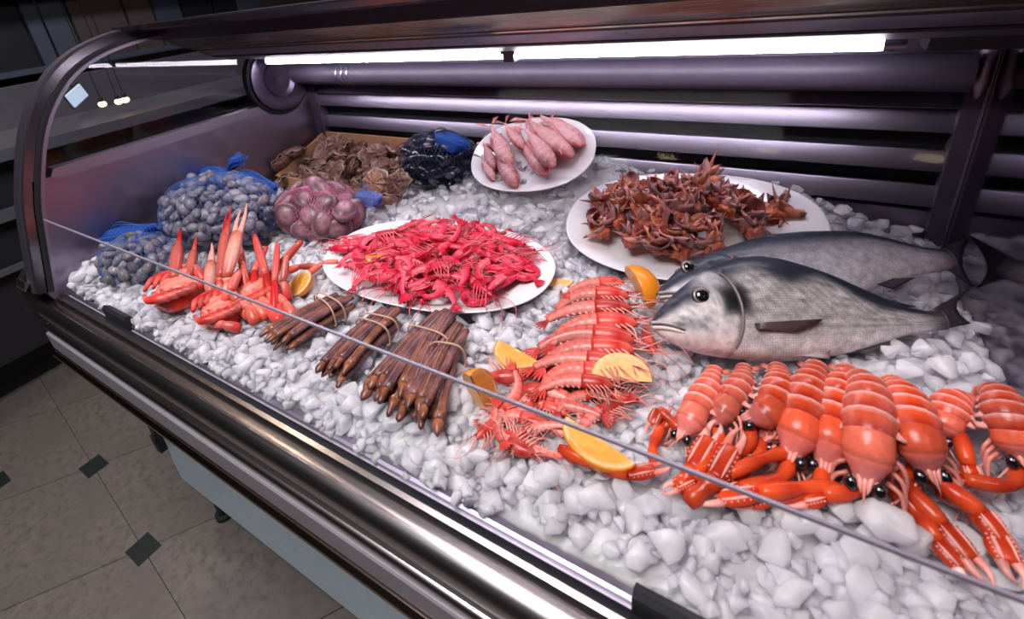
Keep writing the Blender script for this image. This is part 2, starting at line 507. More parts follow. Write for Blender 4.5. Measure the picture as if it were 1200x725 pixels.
cpart(G().prism([(.235, W(-.54)), (.2065, W(-.545)), (.2065, W(-.575)), (.1945, W(-.5765)), (.1925, W(-.579)), (.1925, W(-.6155)), (.2, W(-.6175)), (.235, W(-.6175))], X0, X1), 'face_strip', STEEL_GREY, angle=.6)
low = [(.24, W(-.60)), (.208, W(-.602)), (.208, W(-.622)), (.191, W(-.6225))] + arcp(.1935, W(-.632), .0085, 120, 250, 8) + [(.1955, W(-.6445)), (.24, W(-.65))]
cpart(G().prism(low, X0, X1), 'bottom_rail', m_steel('bronze_tinted_steel', (0.46, 0.36, 0.30), 0.2), angle=.6)
# underside, kick panel, legs
cpart(G().prism([(.205, W(-.64)), (.255, W(-.70)), (.285, .42), (.292, .14), (.95, .14), (1.08, .60), (1.08, W(-.60)), (.25, W(-.60))], XL - .005, X1), 'body', TEAL, angle=.5)
cpart(G().prism([(.283, .335), (.274, .325), (.274, .155), (.283, .145)], XL + .0, X1), 'kick_panel', KICK, smooth=False)
for fx in (-1.16, -.55, .15):
    for fy in (.31, .92):
        fg = G(); fg.sweep([(fx, fy, .0), (fx, fy, .012), (fx, fy, .013), (fx, fy, .34)], [.024, .024, .014, .014], n=14)
        cpart(fg, 'foot', BLACK, angle=.6)
brk = G(); brk.box((XL - .004, .262, .30), (XL + .018, .284, .38)); brk.box((XL - .012, .258, .27), (XL + .012, .276, .32))
cpart(brk, 'corner_bracket', BLACK, smooth=False)
# end cap of the front rail
ecp = [(.255, W(-.40)), (.236, W(-.425)), (.212, W(-.438)), (.200, W(-.452)), (.190, W(-.475))] + arcp(.214, W(-.52), .026, 150, 260, 8) + [(.206, W(-.56)), (.195, W(-.60)), (.205, W(-.645)), (.26, W(-.65)), (.27, W(-.5))]
cpart(G().prism(ecp, X0 - .022, X0 + .004), 'rail_end_cap', m_plain('dark_end_cap', (0.05, 0.045, 0.05), 0.25, 0.7), angle=.5)
cpart(G().prism([(.199, W(-.449)), (.193, W(-.462)), (.193, W(-.468)), (.205, W(-.455))], X0 - .0225, X0 + .0245), 'cap_clip', STEEL_WARM, smooth=False)
# curved end frame that carries the panes
fr_out = np.array([(.204, -.475), (.214, -.434), (.231, -.366), (.249, -.299), (.276, -.23), (.306, -.168), (.344, -.114), (.395, -.066), (.459, -.034), (.538, -.016), (.62, -.010)])
fr_out = catmull(fr_out, 5)
def offs(c, d):
    t = nrm(np.gradient(c, axis=0)); return c + np.c_[t[:, 1], -t[:, 0]] * d
def strip_prism(a, b, x0, x1):
    g = G(); n = len(a)
    for i in range(n - 1):
        pr = [a[i], a[i + 1], b[i + 1], b[i]]
    V = np.vstack([np.c_[np.full(n, x), q + (0, H0)] for x in (x0, x1) for q in (a, b)])
    F = []
    for i in range(n - 1):
        F += [(i, i + 1, n + i + 1, n + i), (2 * n + i, 3 * n + i, 3 * n + i + 1, 2 * n + i + 1), (i, 2 * n + i, 2 * n + i + 1, i + 1), (n + i, n + i + 1, 3 * n + i + 1, 3 * n + i)]
    for i in (0, n - 1): F.append((i, n + i, 3 * n + i, 2 * n + i))
    return g.add(V, F)
FRAME = m_plain('dark_chrome_frame', (0.16, 0.15, 0.17), 0.16, 0.9)
for (xa, xb, nm) in ((XL - .035, XL, 'end_frame'), (XR + .0, XR + .03, 'end_frame')):
    o = strip_prism(fr_out, offs(fr_out, .016), xa, xb); fo = cpart(o, nm, FRAME, angle=.5)
    if xa < 0:
        cpart(strip_prism(offs(fr_out, .016), offs(fr_out, .024), xa + .004, xb + .004), 'frame_seal', BLACK, angle=.5)
        cpart(strip_prism(offs(fr_out, .024), offs(fr_out, .030), xa + .014, xb + .008), 'inner_frame', STEEL, angle=.5)
        cpart(strip_prism(offs(fr_out, -.003), offs(fr_out, .001), xa - .006, xa + .022), 'frame_trim', STEEL, angle=.5)
# panes
def shell_yz(c, x0, x1):
    c = np.asarray(c); n = len(c)
    P = np.stack([np.c_[np.full(n, x), c[:, 0], c[:, 1] + H0] for x in (x0, x1)], 1)
    return G().grid(P)
cut = fr_out[:, 1] > -.338
pc = offs(fr_out, .020)
cpart(shell_yz(pc[cut][:-6], XL, XR), 'curved_pane', GLASS)
lowp = [(.2440, -.500), (.250, -.42), (.2635, -.345), (.265, -.337)]
cpart(shell_yz(lowp, XL, XR), 'lower_pane', GLASS)
cpart(G().prism([(.2635, W(-.3345)), (.2635, W(-.3375)), (.2665, W(-.3382)), (.2665, W(-.3352))], XL, XR), 'pane_edge', GLASS_EDGE, smooth=False)
for cx, wd in ((.010, .14), (-.985, .085)):
    cpart(G().prism([(.2405, W(-.505)), (.2405, W(-.478)), (.2455, W(-.473)), (.254, W(-.479)), (.254, W(-.505))], cx - wd / 2, cx + wd / 2), 'pane_clamp', BLACK, angle=.5)
cpart(G().prism([(.2465, W(-.512)), (.2465, W(-.4965)), (.250, W(-.4945)), (.270, W(-.4965)), (.272, W(-.512))], XL, XR), 'tub_lip', STEEL, angle=.5)
# left end: steel side panel with an angled upper lip, glass above
spf = [(y, z + H0) for y, z in offs(fr_out, .014) if z < -.264]
cpart(G().prism([(1.02, W(-.262)), (1.02, W(-.60)), (.25, W(-.60))] + spf + [(spf[-1][0] + .004, W(-.262))], XL - .03, XL), 'side_panel', PANEL_STEEL, smooth=False)
cpart(G().prism([(.315, W(-.2475)), (.305, W(-.262)), (.32, W(-.270)), (.985, W(-.272)), (.985, W(-.248))], XL - .024, XL + .006), 'side_panel_lip', STEEL, smooth=False)
sg = offs(fr_out, .020)
sel = (sg[:, 1] > -.262)
sp = sg[sel]; poly2 = [(y, z + H0) for y, z in sp] + [(.95, W(-.03)), (.95, W(-.25))]
n = len(poly2)
cpart(G().add([(XL - .012, y, z) for y, z in poly2], [tuple(range(n))]), 'side_pane', SIDE_GLASS, smooth=False)
# round end flange behind the lamp
fl = G()
def ringx(g, cy, cz, prof, x, n=40):
    a = np.linspace(0, 2 * PI, n, endpoint=False)
    P = np.array([[(x + dx, cy + r * math.cos(t), cz + r * math.sin(t)) for t in a] for dx, r in prof])
    return g.grid(P, wrap=True, flip=True)
ringx(fl, .865, W(-.192), [(.0, .0), (.006, .040), (.014, .050), (.018, .078), (.016, .086), (.0, .088), (-.01, .088)], XL)
cpart(fl, 'round_end_flange', FLANGE, angle=.5)
fl2 = G(); ringx(fl2, .865, W(-.192), [(.0, .087), (.010, .087), (.013, .092), (.010, .097), (-.006, .098)], XL)
cpart(fl2, 'flange_seal', BLACK, angle=.5)
# right end: dark mirror glass wall
cpart(G().box((XR, .25, W(-.60)), (XR + .012, 1.02, W(-.02))), 'end_wall', MIRROR, smooth=False)
# back: posts, louvres, upper panel
cpart(G().box((XL, 1.035, W(-.56)), (XR, 1.05, W(-.05))), 'back_void', BLACKMAT, smooth=False)
def louvre(y0, zt, zb, d, mat, name='louvre', x0=XL + .036, x1=XR - .020):
    cpart(G().prism([(y0 + .012, W(zt)), (y0 + .002, W(zt)), (y0, W(zt - .002)), (y0 - d, W(zb + .002)), (y0 - d + .002, W(zb)), (y0 + .012, W(zb + .002))], x0, x1), name, mat, angle=.5)
louvre(.972, -.2300, -.2545, .009, STEEL)
louvre(.970, -.2580, -.2915, .009, STEEL)
louvre(.970, -.3215, -.3545, .009, STEEL)
louvre(.970, -.3810, -.4150, .010, STEEL)
cpart(G().prism([(.985, W(-.258)), (.99, W(-.258)), (.99, W(-.56)), (.985, W(-.56))][::-1], XL, XR), 'back_mesh', BLACKMAT, smooth=False)
louvre(.974, -.425, -.55, .0, PANEL_STEEL, 'lower_back_panel')
cpart(G().prism([(.984, W(-.10)), (.978, W(-.105)), (.978, W(-.226)), (.984, W(-.229)), (.99, W(-.229)), (.99, W(-.10))], XL + .036, XR - .02), 'upper_back_panel', STEEL_DARK, smooth=False)
# comb of small vent teeth in the dark gaps
vt = G()
for zc, xa, xb in ((-.2215, -.75, -.12), (-.368, -.40, .20)):
    x = xa
    while x < xb:
        vt.box((x, .9705 if zc > -.3 else .980, W(zc - .005)), (x + .0042, .9725 if zc > -.3 else .986, W(zc + .005))); x += .0086
vo = cpart(vt, 'vent_slots', BLACKMAT, smooth=False); vo['kind'] = 'stuff'
cpart(G().prism([(.955, W(-.16)), (.985, W(-.16)), (.985, W(-.55)), (.955, W(-.55))], XR - .024, XR - .002), 'corner_post', POST, smooth=False)
cpart(G().prism([(.950, W(-.16)), (.956, W(-.16)), (.956, W(-.55)), (.950, W(-.55))], XR - .004, XR - .0005), 'corner_bead', STEEL, smooth=False)
cpart(G().sweep([(XR - .012, .953, W(-.165)), (XR - .012, .953, W(-.215)), (XR - .012, .953, W(-.235))], [.010, .010, .004], n=12), 'post_sleeve', STEEL, angle=.6)
cpart(G().prism([(.955, W(-.16)), (.985, W(-.16)), (.985, W(-.55)), (.955, W(-.55))], XL + .002, XL + .036), 'corner_post', POST, smooth=False)
# night-blind roller under the canopy
rl = G(); rl.sweep([(XL + .01, .93, W(-.193)), (XR - .03, .93, W(-.193))], .0270, n=32)
cpart(rl, 'blind_roller', ROLL, angle=.6)
for rx in (-1.02, -1.00, -.98):
    rg = G(); rg.sweep([(rx, .93, W(-.193)), (rx + .006, .93, W(-.193))], .0285, n=28); cpart(rg, 'roller_ring', STEEL, angle=.6)
# canopy
cpart(G().prism([(.53, W(-.008)), (.535, W(-.0165)), (.56, W(-.0215)), (.60, W(-.019)), (.60, W(-.006))], X0, X1), 'pane_rail', m_steel('dark_rail', (.20, .18, .2), .25), angle=.6)
cpart(G().prism([(.600, W(-.012)), (.602, W(-.020)), (.612, W(-.0385)), (.62, W(-.041)), (.66, W(-.041)), (.66, W(-.006)), (.60, W(-.006))], X0, X1), 'canopy_fascia', m_steel('fascia_steel', (0.40, 0.40, 0.48), 0.22), angle=.5)
cpart(G().prism([(.622, W(-.041)), (.626, W(-.0485)), (.66, W(-.0485)), (.66, W(-.041))], X0, X1), 'canopy_groove', BLACK, smooth=False)
cpart(G().prism([(.628, W(-.0485)), (.630, W(-.050))] + [(.630 + .05 * t, W(-.050 - .026 * t - .004 * math.sin(t * PI))) for t in np.linspace(.1, 1, 8)] + [(.70, W(-.070)), (.70, W(-.03))], X0, X1), 'canopy_cove', m_steel('tan_canopy_steel', (0.36, 0.30, 0.25), 0.26), angle=.5)
cpart(G().prism([(.684, W(-.0765)), (.686, W(-.079)), (.722, W(-.1015)), (.735, W(-.103)), (.735, W(-.06)), (.69, W(-.06))], X0, X1), 'canopy_slope', STEEL, angle=.5)
cpart(G().prism([(.735, W(-.1035)), (.735, W(-.106)), (.79, W(-.1235)), (.80, W(-.122)), (.80, W(-.06)), (.735, W(-.06))], X0, X1), 'lamp_housing', m_plain('lamp_housing_paint', (0.065, 0.058, 0.075), 0.5), angle=.5)
cpart(G().box((X0, .60, W(-.045)), (X1, 1.05, W(-.006))), 'canopy_top', STEEL, smooth=False)
cpart(G().box((X0, .80, W(-.118)), (X1, .985, W(-.045))), 'canopy_soffit', m_plain('soffit_paint', (0.04, 0.035, 0.048), 0.6), smooth=False)
cpart(G().prism([(.79, W(-.124)), (.80, W(-.14)), (.845, W(-.14)), (.845, W(-.118)), (.79, W(-.118))], .135, XR - .002), 'lamp_end_box', BLACK, smooth=False)
for sx_ in (-.95, -.58, -.2):
    cpart(G().blob((sx_, .705, W(-.0905)), (.0022, .0022, .0022), 4, 8), 'screw', STEEL)
cpart(G().prism([(.733, W(-.1015)), (.731, W(-.1045)), (.738, W(-.1085)), (.742, W(-.106))], X0, X1), 'housing_groove', BLACK, smooth=False)
cpart(G().prism([(.682, W(-.0745)), (.680, W(-.0775)), (.685, W(-.0805)), (.689, W(-.078))], X0, X1), 'canopy_bead', m_steel('tan_bead', (0.80, 0.68, 0.56), 0.2), smooth=False)
cpart(G().prism([(.690, W(-.0800)), (.689, W(-.0815)), (.694, W(-.0850)), (.696, W(-.084))], X0, X1), 'canopy_groove', BLACK, smooth=False)
# fluorescent lamp
lamp = thing('fluorescent_tube', 'glowing white fluorescent tube running under the steel canopy', 'lamp', (-.54, .82, W(-.1425)))
def lpart(g, n, m, **k): return g.build(n, m, lamp, loc=(.54, -.82, -W(-.1425)), **k)
lpart(G().sweep([(-1.165, .82, W(-.134)), (.095, .82, W(-.134))], .0082, n=12), 'glass_tube', TUBE_E)
for a, b in ((-1.185, -1.165), (.095, .118)):
    lpart(G().sweep([(a, .82, W(-.134)), (b, .82, W(-.134))], .0090, n=14), 'end_cap', STEEL, angle=.6)
lpart(G().prism([(.8045, W(-.132)), (.8035, W(-.112)), (.8075, W(-.112)), (.8085, W(-.132))], -.460, -.430), 'tube_clip', m_plain('grey_clip', (.10, .10, .12), .4), smooth=False)
lpart(G().prism([(.8085, W(-.1465)), (.806, W(-.124)), (.8105, W(-.124)), (.811, W(-.1435)), (.83, W(-.1445)), (.83, W(-.1465))], -.456, -.434), 'tube_clip', m_plain('grey_clip_front', (.10, .10, .12), .4), smooth=False)

# ------------------------------------------------------------------ the dim shop behind
nb = thing('neighbouring_counter', 'dim grey steel counter in the shop beyond the left end of the fish counter', 'display counter', (-2.7, .9, 0))
def npart(g, n, m, **k): return g.build(n, m, nb, loc=(2.7, -.9, 0), **k)
GREY = m_plain('dim_grey_metal', (0.16, 0.16, 0.19), 0.4, 0.3)
npart(G().box((-3.2, .1, .16), (-2.3, 3.4, .86)), 'body', m_plain('dark_body', (.02, .02, .025), .5), smooth=False)
npart(G().box((-3.25, .05, .86), (-2.25, 3.45, .90)), 'worktop', GREY, smooth=False)
npart(G().box((-2.28, .08, .66), (-2.262, 3.42, .70)), 'bumper', GREY, smooth=False)
npart(G().box((-2.285, .08, .48), (-2.267, 3.42, .50)), 'trim_strip', GREY, smooth=False)
npart(G().box((-3.2, .12, .0), (-2.4, 3.3, .16)), 'plinth', BLACK, smooth=False)
npart(G().box((-2.75, .12, .9), (-2.70, 3.4, 1.06)), 'raised_ledge', GREY, smooth=False)
GLOW_WARM = m_emit('warm_bulb', (1.0, 0.66, 0.36), 3.0)
GLOW_COOL = m_emit('cool_panel', (0.45, 0.66, 0.9), .7)
for i, p in enumerate([(-2.35, 0.8528, 0.9571), (-2.35, 0.912, 0.9524), (-2.35, 0.9387, 0.9528)]):  # added glowing blobs standing in for reflections of overhead lamps
    t = thing('small_shop_lamp', ['single warm round lamp glowing beyond the end glass', 'first of the two touching warm lamps beyond the end glass', 'second of the two touching warm lamps, the one nearer the fish counter'][i], 'lamp', p, 0, 'warm lamps beyond the end glass')
    G().blob((0, 0, 0), (.012, .016, .012), 8, 12).build('bulb', GLOW_WARM, t)
    G().sweep([(0, 0, .010), (0, 0, .022), (0, 0, .03)], [.008, .009, .003], n=10).build('socket', BLACK, t)
    G().sweep([(0, 0, .028), (0, 0, 3.0 - p[2])], .0015, n=5).build('cord', BLACK, t)
p = (-2.5, 0.8318, 0.9943)
t = thing('lit_menu_panel', 'small pale blue lit panel beyond the end glass', 'lit panel', p, .5)  # added glowing panel for a pale blue patch of light
G().box((-.004, -.045, -.028), (.004, .045, .028), M=Mx(.35)).build('screen', GLOW_COOL, t, smooth=False)
G().box((-.008, -.05, -.033), (-.004, .05, .033), M=Mx(.35)).build('housing', BLACK, t, smooth=False)
G().sweep([(-.006, 0, .03), (-.006, 0, 3.0 - p[2])], .004, n=6).build('hanger', BLACK, t)
shelf = thing('tall_shelving', 'tall dark shelving standing against the far wall of the shop', 'shelving', (-4.6, 1.6, 0))
DK = [m_plain('shelf_dark_%s' % a, c, .6) for a, c in (('brown', (.10, .065, .06)), ('grey', (.08, .09, .11)), ('black', (.012, .012, .015)), ('blue', (.06, .07, .10)))]
yy = -1.6
k = 0
while yy < 2.6:
    w = R.uniform(.18, .4)
    G().box((-.12 - R.uniform(0, .1), yy, 0), (.1, yy + w - .02, 2.4)).build('shelf_panel', DK[(k * 7 + k // 3) % 4], shelf, smooth=False)
    yy += w; k += 1
for sz in (.55, 1.0, 1.5):
    G().box((.1, -1.6, sz), (.28, 2.6, sz + .03)).build('shelf_board', DK[1], shelf, smooth=False)
cb = thing('low_cabinet', 'low dark cabinet with a pale top far behind the end frame', 'cabinet', (-3.9, .2, 0))
G().box((-.3, -.6, .0), (.3, .45, .62)).build('carcass', DK[2], cb, smooth=False)
G().box((-.33, -.63, .62), (.33, .48, .66)).build('top', GREY, cb, smooth=False)
for dy in (-.57, -.22, .12):
    d_ = G().box((.3, dy, .05), (.315, dy + .3, .58)).build('door', DK[3], cb, smooth=False)
    G().box((.315, dy + .12, .50), (.325, dy + .2, .51)).build('handle', GREY, d_, smooth=False)

# ------------------------------------------------------------------ crushed ice
def chunk_mesh(rs, flat):
    bm = bmesh.new()
    for _ in range(15):
        v = nrm(rs.normal(size=3)) * rs.uniform(.75, 1.0)
        bm.verts.new((v[0], v[1] * .85, v[2] * flat))
    r = bmesh.ops.convex_hull(bm, input=bm.verts)
    bmesh.ops.delete(bm, geom=[e for e in r['geom_interior'] if isinstance(e, bmesh.types.BMVert)], context='VERTS')
    bmesh.ops.dissolve_limit(bm, angle_limit=.30, verts=bm.verts, edges=bm.edges)
    bmesh.ops.bevel(bm, geom=list(bm.edges), offset=.10, offset_type='OFFSET', segments=1, affect='EDGES', clamp_overlap=True)
    bmesh.ops.triangulate(bm, faces=bm.faces)
    bm.verts.index_update()
    V = np.array([v.co[:] for v in bm.verts]); F = [[v.index for v in f.verts] for f in bm.faces]
    bm.free()
    return V, np.array(F)
CH = [chunk_mesh(NR, fl) for fl in (.45, .55, .65, .5, .75, .6, .4, .7)]
# places where food lies: the ice is pressed down there
PRESS = []
def pressed(x, y):
    k = 0.0
    for (cx, cy, rx, ry, d) in PRESS:
        if ((x - cx) / rx) ** 2 + ((y - cy) / ry) ** 2 < 1: k = max(k, d)
    return k
PRESS += [(-.515, .585, .215, .135, .022), (-.13, .81, .21, .15, .02), (-.45, .88, .15, .09, .02), (.06, .66, .19, .06, .012), (.08, .80, .19, .05, .012), (-1.0, .86, .2, .12, .03)]
PRESS += [(.10, .52, .17, .06, .006)]
def rotm(rs):
    return np.array(Euler((rs.uniform(-.6, .6), rs.uniform(-.6, .6), rs.uniform(0, 6.28))).to_matrix())
camP = np.array([0, 0, H0])
cand = []
def add_chunk(x, y, s, dz=0.0):
    z = float(ice_h(x, y)) - pressed(x, y) + dz
    cand.append((x, y, z, s, NR.randint(len(CH)), rotm(NR)))
for _ in range(6800):
    x = NR.uniform(XL + .01, XR - .012); y = .25 + (.955 - .25) * NR.uniform() ** 1.15
    if x < -.55 and y > .62 and NR.uniform() < .5: continue
    if x > .12 and y < .32 and NR.uniform() < .3: continue
    if -.20 < x < -.05 and y < .270: continue
    s = .0085 + .0135 * NR.uniform() ** 1.9
    s = min(s, (y - .243) * .9 + .004, (XR - x) * .95 + .002)
    add_chunk(x, y, s, NR.uniform(-.010, .004))
for (px, py, s, dz) in [(0.1108, 0.3847, 0.03, 0.018), (0.0842, 0.3891, 0.02, 0.01), (0.0619, 0.3674, 0.018, 0.006), (0.1359, 0.3839, 0.026, 0.008), (0.0344, 0.3306, 0.022, 0.004), (-0.0028, 0.311, 0.024, 0.004), (-0.1087, 0.2988, 0.022, 0.006), (-0.0643, 0.3125, 0.024, 0.006), (-0.1629, 0.3006, 0.022, 0.006), (-0.2369, 0.2869, 0.02, 0.006), (0.0955, 0.3271, 0.028, 0.0), (0.0914, 0.353, 0.024, 0.006), (0.0505, 0.303, 0.026, 0.0), (-0.0134, 0.2732, 0.02, 0.0), (0.0164, 0.3541, 0.02, 0.004), (-0.0442, 0.2902, 0.022, 0.004), (-0.2451, 0.3293, 0.018, 0.006), (-0.334, 0.4465, 0.016, 0.006), (-0.3596, 0.3975, 0.014, 0.006), (-0.3467, 0.4923, 0.014, 0.006), (-0.4489, 0.3387, 0.014, 0.008), (0.1461, 0.5773, 0.02, 0.012), (0.1747, 0.5851, 0.02, 0.012), (0.1634, 0.6157, 0.016, 0.014), (0.2039, 0.668, 0.015, 0.016), (0.2091, 0.6235, 0.018, 0.012), (0.2359, 0.7058, 0.014, 0.014), (0.1329, 0.5977, 0.016, 0.01), (0.1243, 0.5681, 0.02, 0.008), (0.098, 0.5687, 0.018, 0.006), (0.1793, 0.5586, 0.02, 0.006), (0.2077, 0.5718, 0.018, 0.0), (0.1488, 1.0, 0.02, 0.02), (0.1843, 0.9968, 0.02, 0.02), (0.098, 0.9111, 0.018, 0.02), (0.116, 0.8992, 0.02, 0.012), (0.2021, 0.9593, 0.016, 0.012), (-0.0615, 0.4578, 0.02, 0.006), (-0.0781, 0.4937, 0.02, 0.006), (-0.0791, 0.4102, 0.02, 0.004), (-0.0967, 0.5091, 0.016, 0.006), (-1.3002, 0.321, 0.03, 0.02), (-1.1458, 0.2893, 0.026, 0.012), (-1.1737, 0.2678, 0.026, 0.01), (-1.0358, 0.2919, 0.02, 0.01), (-0.1534, 0.4002, 0.018, 0.0), (-0.2211, 0.3162, 0.016, 0.004)]:
    add_chunk(px, py, s, dz)
# individual chunks are the ones that show largest
def shown(c):
    d = np.linalg.norm(np.array(c[:3]) - camP)
    bad = pressed(c[0], c[1]) > 0
    return (0 if bad else 1) * c[3] / d * (1 if c[2] > float(ice_h(c[0], c[1])) - .006 else .3)
cand.sort(key=shown, reverse=True)
CHM = []
for V, F in CH:
    me = bpy.data.meshes.new('ice_chunk'); me.from_pydata(V.tolist(), [], F.tolist()); me.shade_smooth(); me.set_sharp_from_angle(angle=.55)
    me.materials.append(ICE); CHM.append(me)
for (x, y, z, s, k, M) in cand[:290]:
    o = bpy.data.objects.new('ice_chunk', CHM[k]); COL.objects.link(o)
    o.matrix_world = Matrix.Translation((x, y, z)) @ Matrix(M.tolist()).to_4x4() @ Matrix.Diagonal((s, s, s, 1))
    tag(o, 'large loose chunk of clear white ice lying on the crushed ice bed', 'ice', 'large loose ice chunks')
vs = []; fs = []; nv = 0
for (x, y, z, s, k, M) in cand[290:]:
    V, F = CH[k]
    vs.append((V * s) @ M.T + (x, y, z)); fs.append(F + nv); nv += len(V)
me = bpy.data.meshes.new('crushed_ice'); vs = np.vstack(vs); fs = np.vstack(fs)
me.vertices.add(len(vs)); me.vertices.foreach_set('co', vs.ravel())
me.loops.add(len(fs) * 3); me.loops.foreach_set('vertex_index', fs.ravel().astype(np.int32))
me.polygons.add(len(fs)); me.polygons.foreach_set('loop_start', np.arange(0, len(fs) * 3, 3, dtype=np.int32)); me.polygons.foreach_set('loop_total', np.full(len(fs), 3, np.int32))
me.update(calc_edges=True); me.validate(); me.shade_smooth(); me.set_sharp_from_angle(angle=.55); me.materials.append(ICE)
ci = bpy.data.objects.new('crushed_ice', me); COL.objects.link(ci)
tag(ci, 'bed of crushed white ice chips filling the whole counter', 'ice', kind='stuff')
# packed ice under the chips
xs = np.linspace(XL + .001, XR - .001, 200); ys = np.linspace(.2475, .972, 110)
XX, YY = np.meshgrid(xs, ys, indexing='ij')
HH = ice_h(XX, YY) - .009 + NR.normal(size=XX.shape) * .002
for (cx, cy, rx, ry, d) in PRESS: HH = np.where(((XX - cx) / rx) ** 2 + ((YY - cy) / ry) ** 2 < 1, HH - d * .8, HH)
HH[:, 0] = np.minimum(HH[:, 0], H0 - .508); HH[:, 1] = np.minimum(HH[:, 1], H0 - .506)
pi_ = G().sheet(np.stack([XX, YY, HH], -1)[:, :], .006).build('packed_ice', ICE)
tag(pi_, 'smooth packed ice lying beneath the loose ice chips', 'ice', kind='stuff')

# ------------------------------------------------------------------ platters
def platter(name, label, loc, rx, ry, rz=0, tilt=0, tx=0):
    prof = [(0, .0), (.55, .0), (.70, .002), (.80, .009), (.90, .016), (.985, .0205), (1.0, .0215), (1.005, .0195), (.985, .0175), (.90, .012), (.80, .005), (.70, -.004), (.55, -.006), (0, -.006)]
    a = np.linspace(0, 2 * PI, 72, endpoint=False)
    ca = np.sign(np.cos(a)) * np.abs(np.cos(a)) ** .88; sa = np.sign(np.sin(a)) * np.abs(np.sin(a)) ** .88
    P = np.array([[(r * rx * c, r * ry * s, z) for c, s in zip(ca, sa)] for r, z in prof])
    o = G().grid(P, wrap=True).build(name, CERAMIC)
    o.location = loc; o.rotation_euler = Euler((tilt, tx, rz))
    return tag(o, label, 'platter', 'white oval platters')
def onplate(o, x, y, z):
    M = Matrix.Translation(o.location) @ o.rotation_euler.to_matrix().to_4x4()
    v = M @ Vector((x, y, z)); return (v.x, v.y, v.z)
PL1 = platter('oval_platter', 'white oval platter on the ice heaped with crimson prawns', (-.505, .575, W(-.468)), .222, .128, .10, .05)
PL2 = platter('oval_platter', 'white oval platter against the back louvres piled with spiny red shellfish', (-.125, .805, W(-.438)), .205, .128, .06, .32, -.06)
PL3 = platter('oval_platter', 'smaller white platter propped steeply against the back louvres under pink fish', (-.452, .893, W(-.368)), .143, .092, .05, .66, -.12)

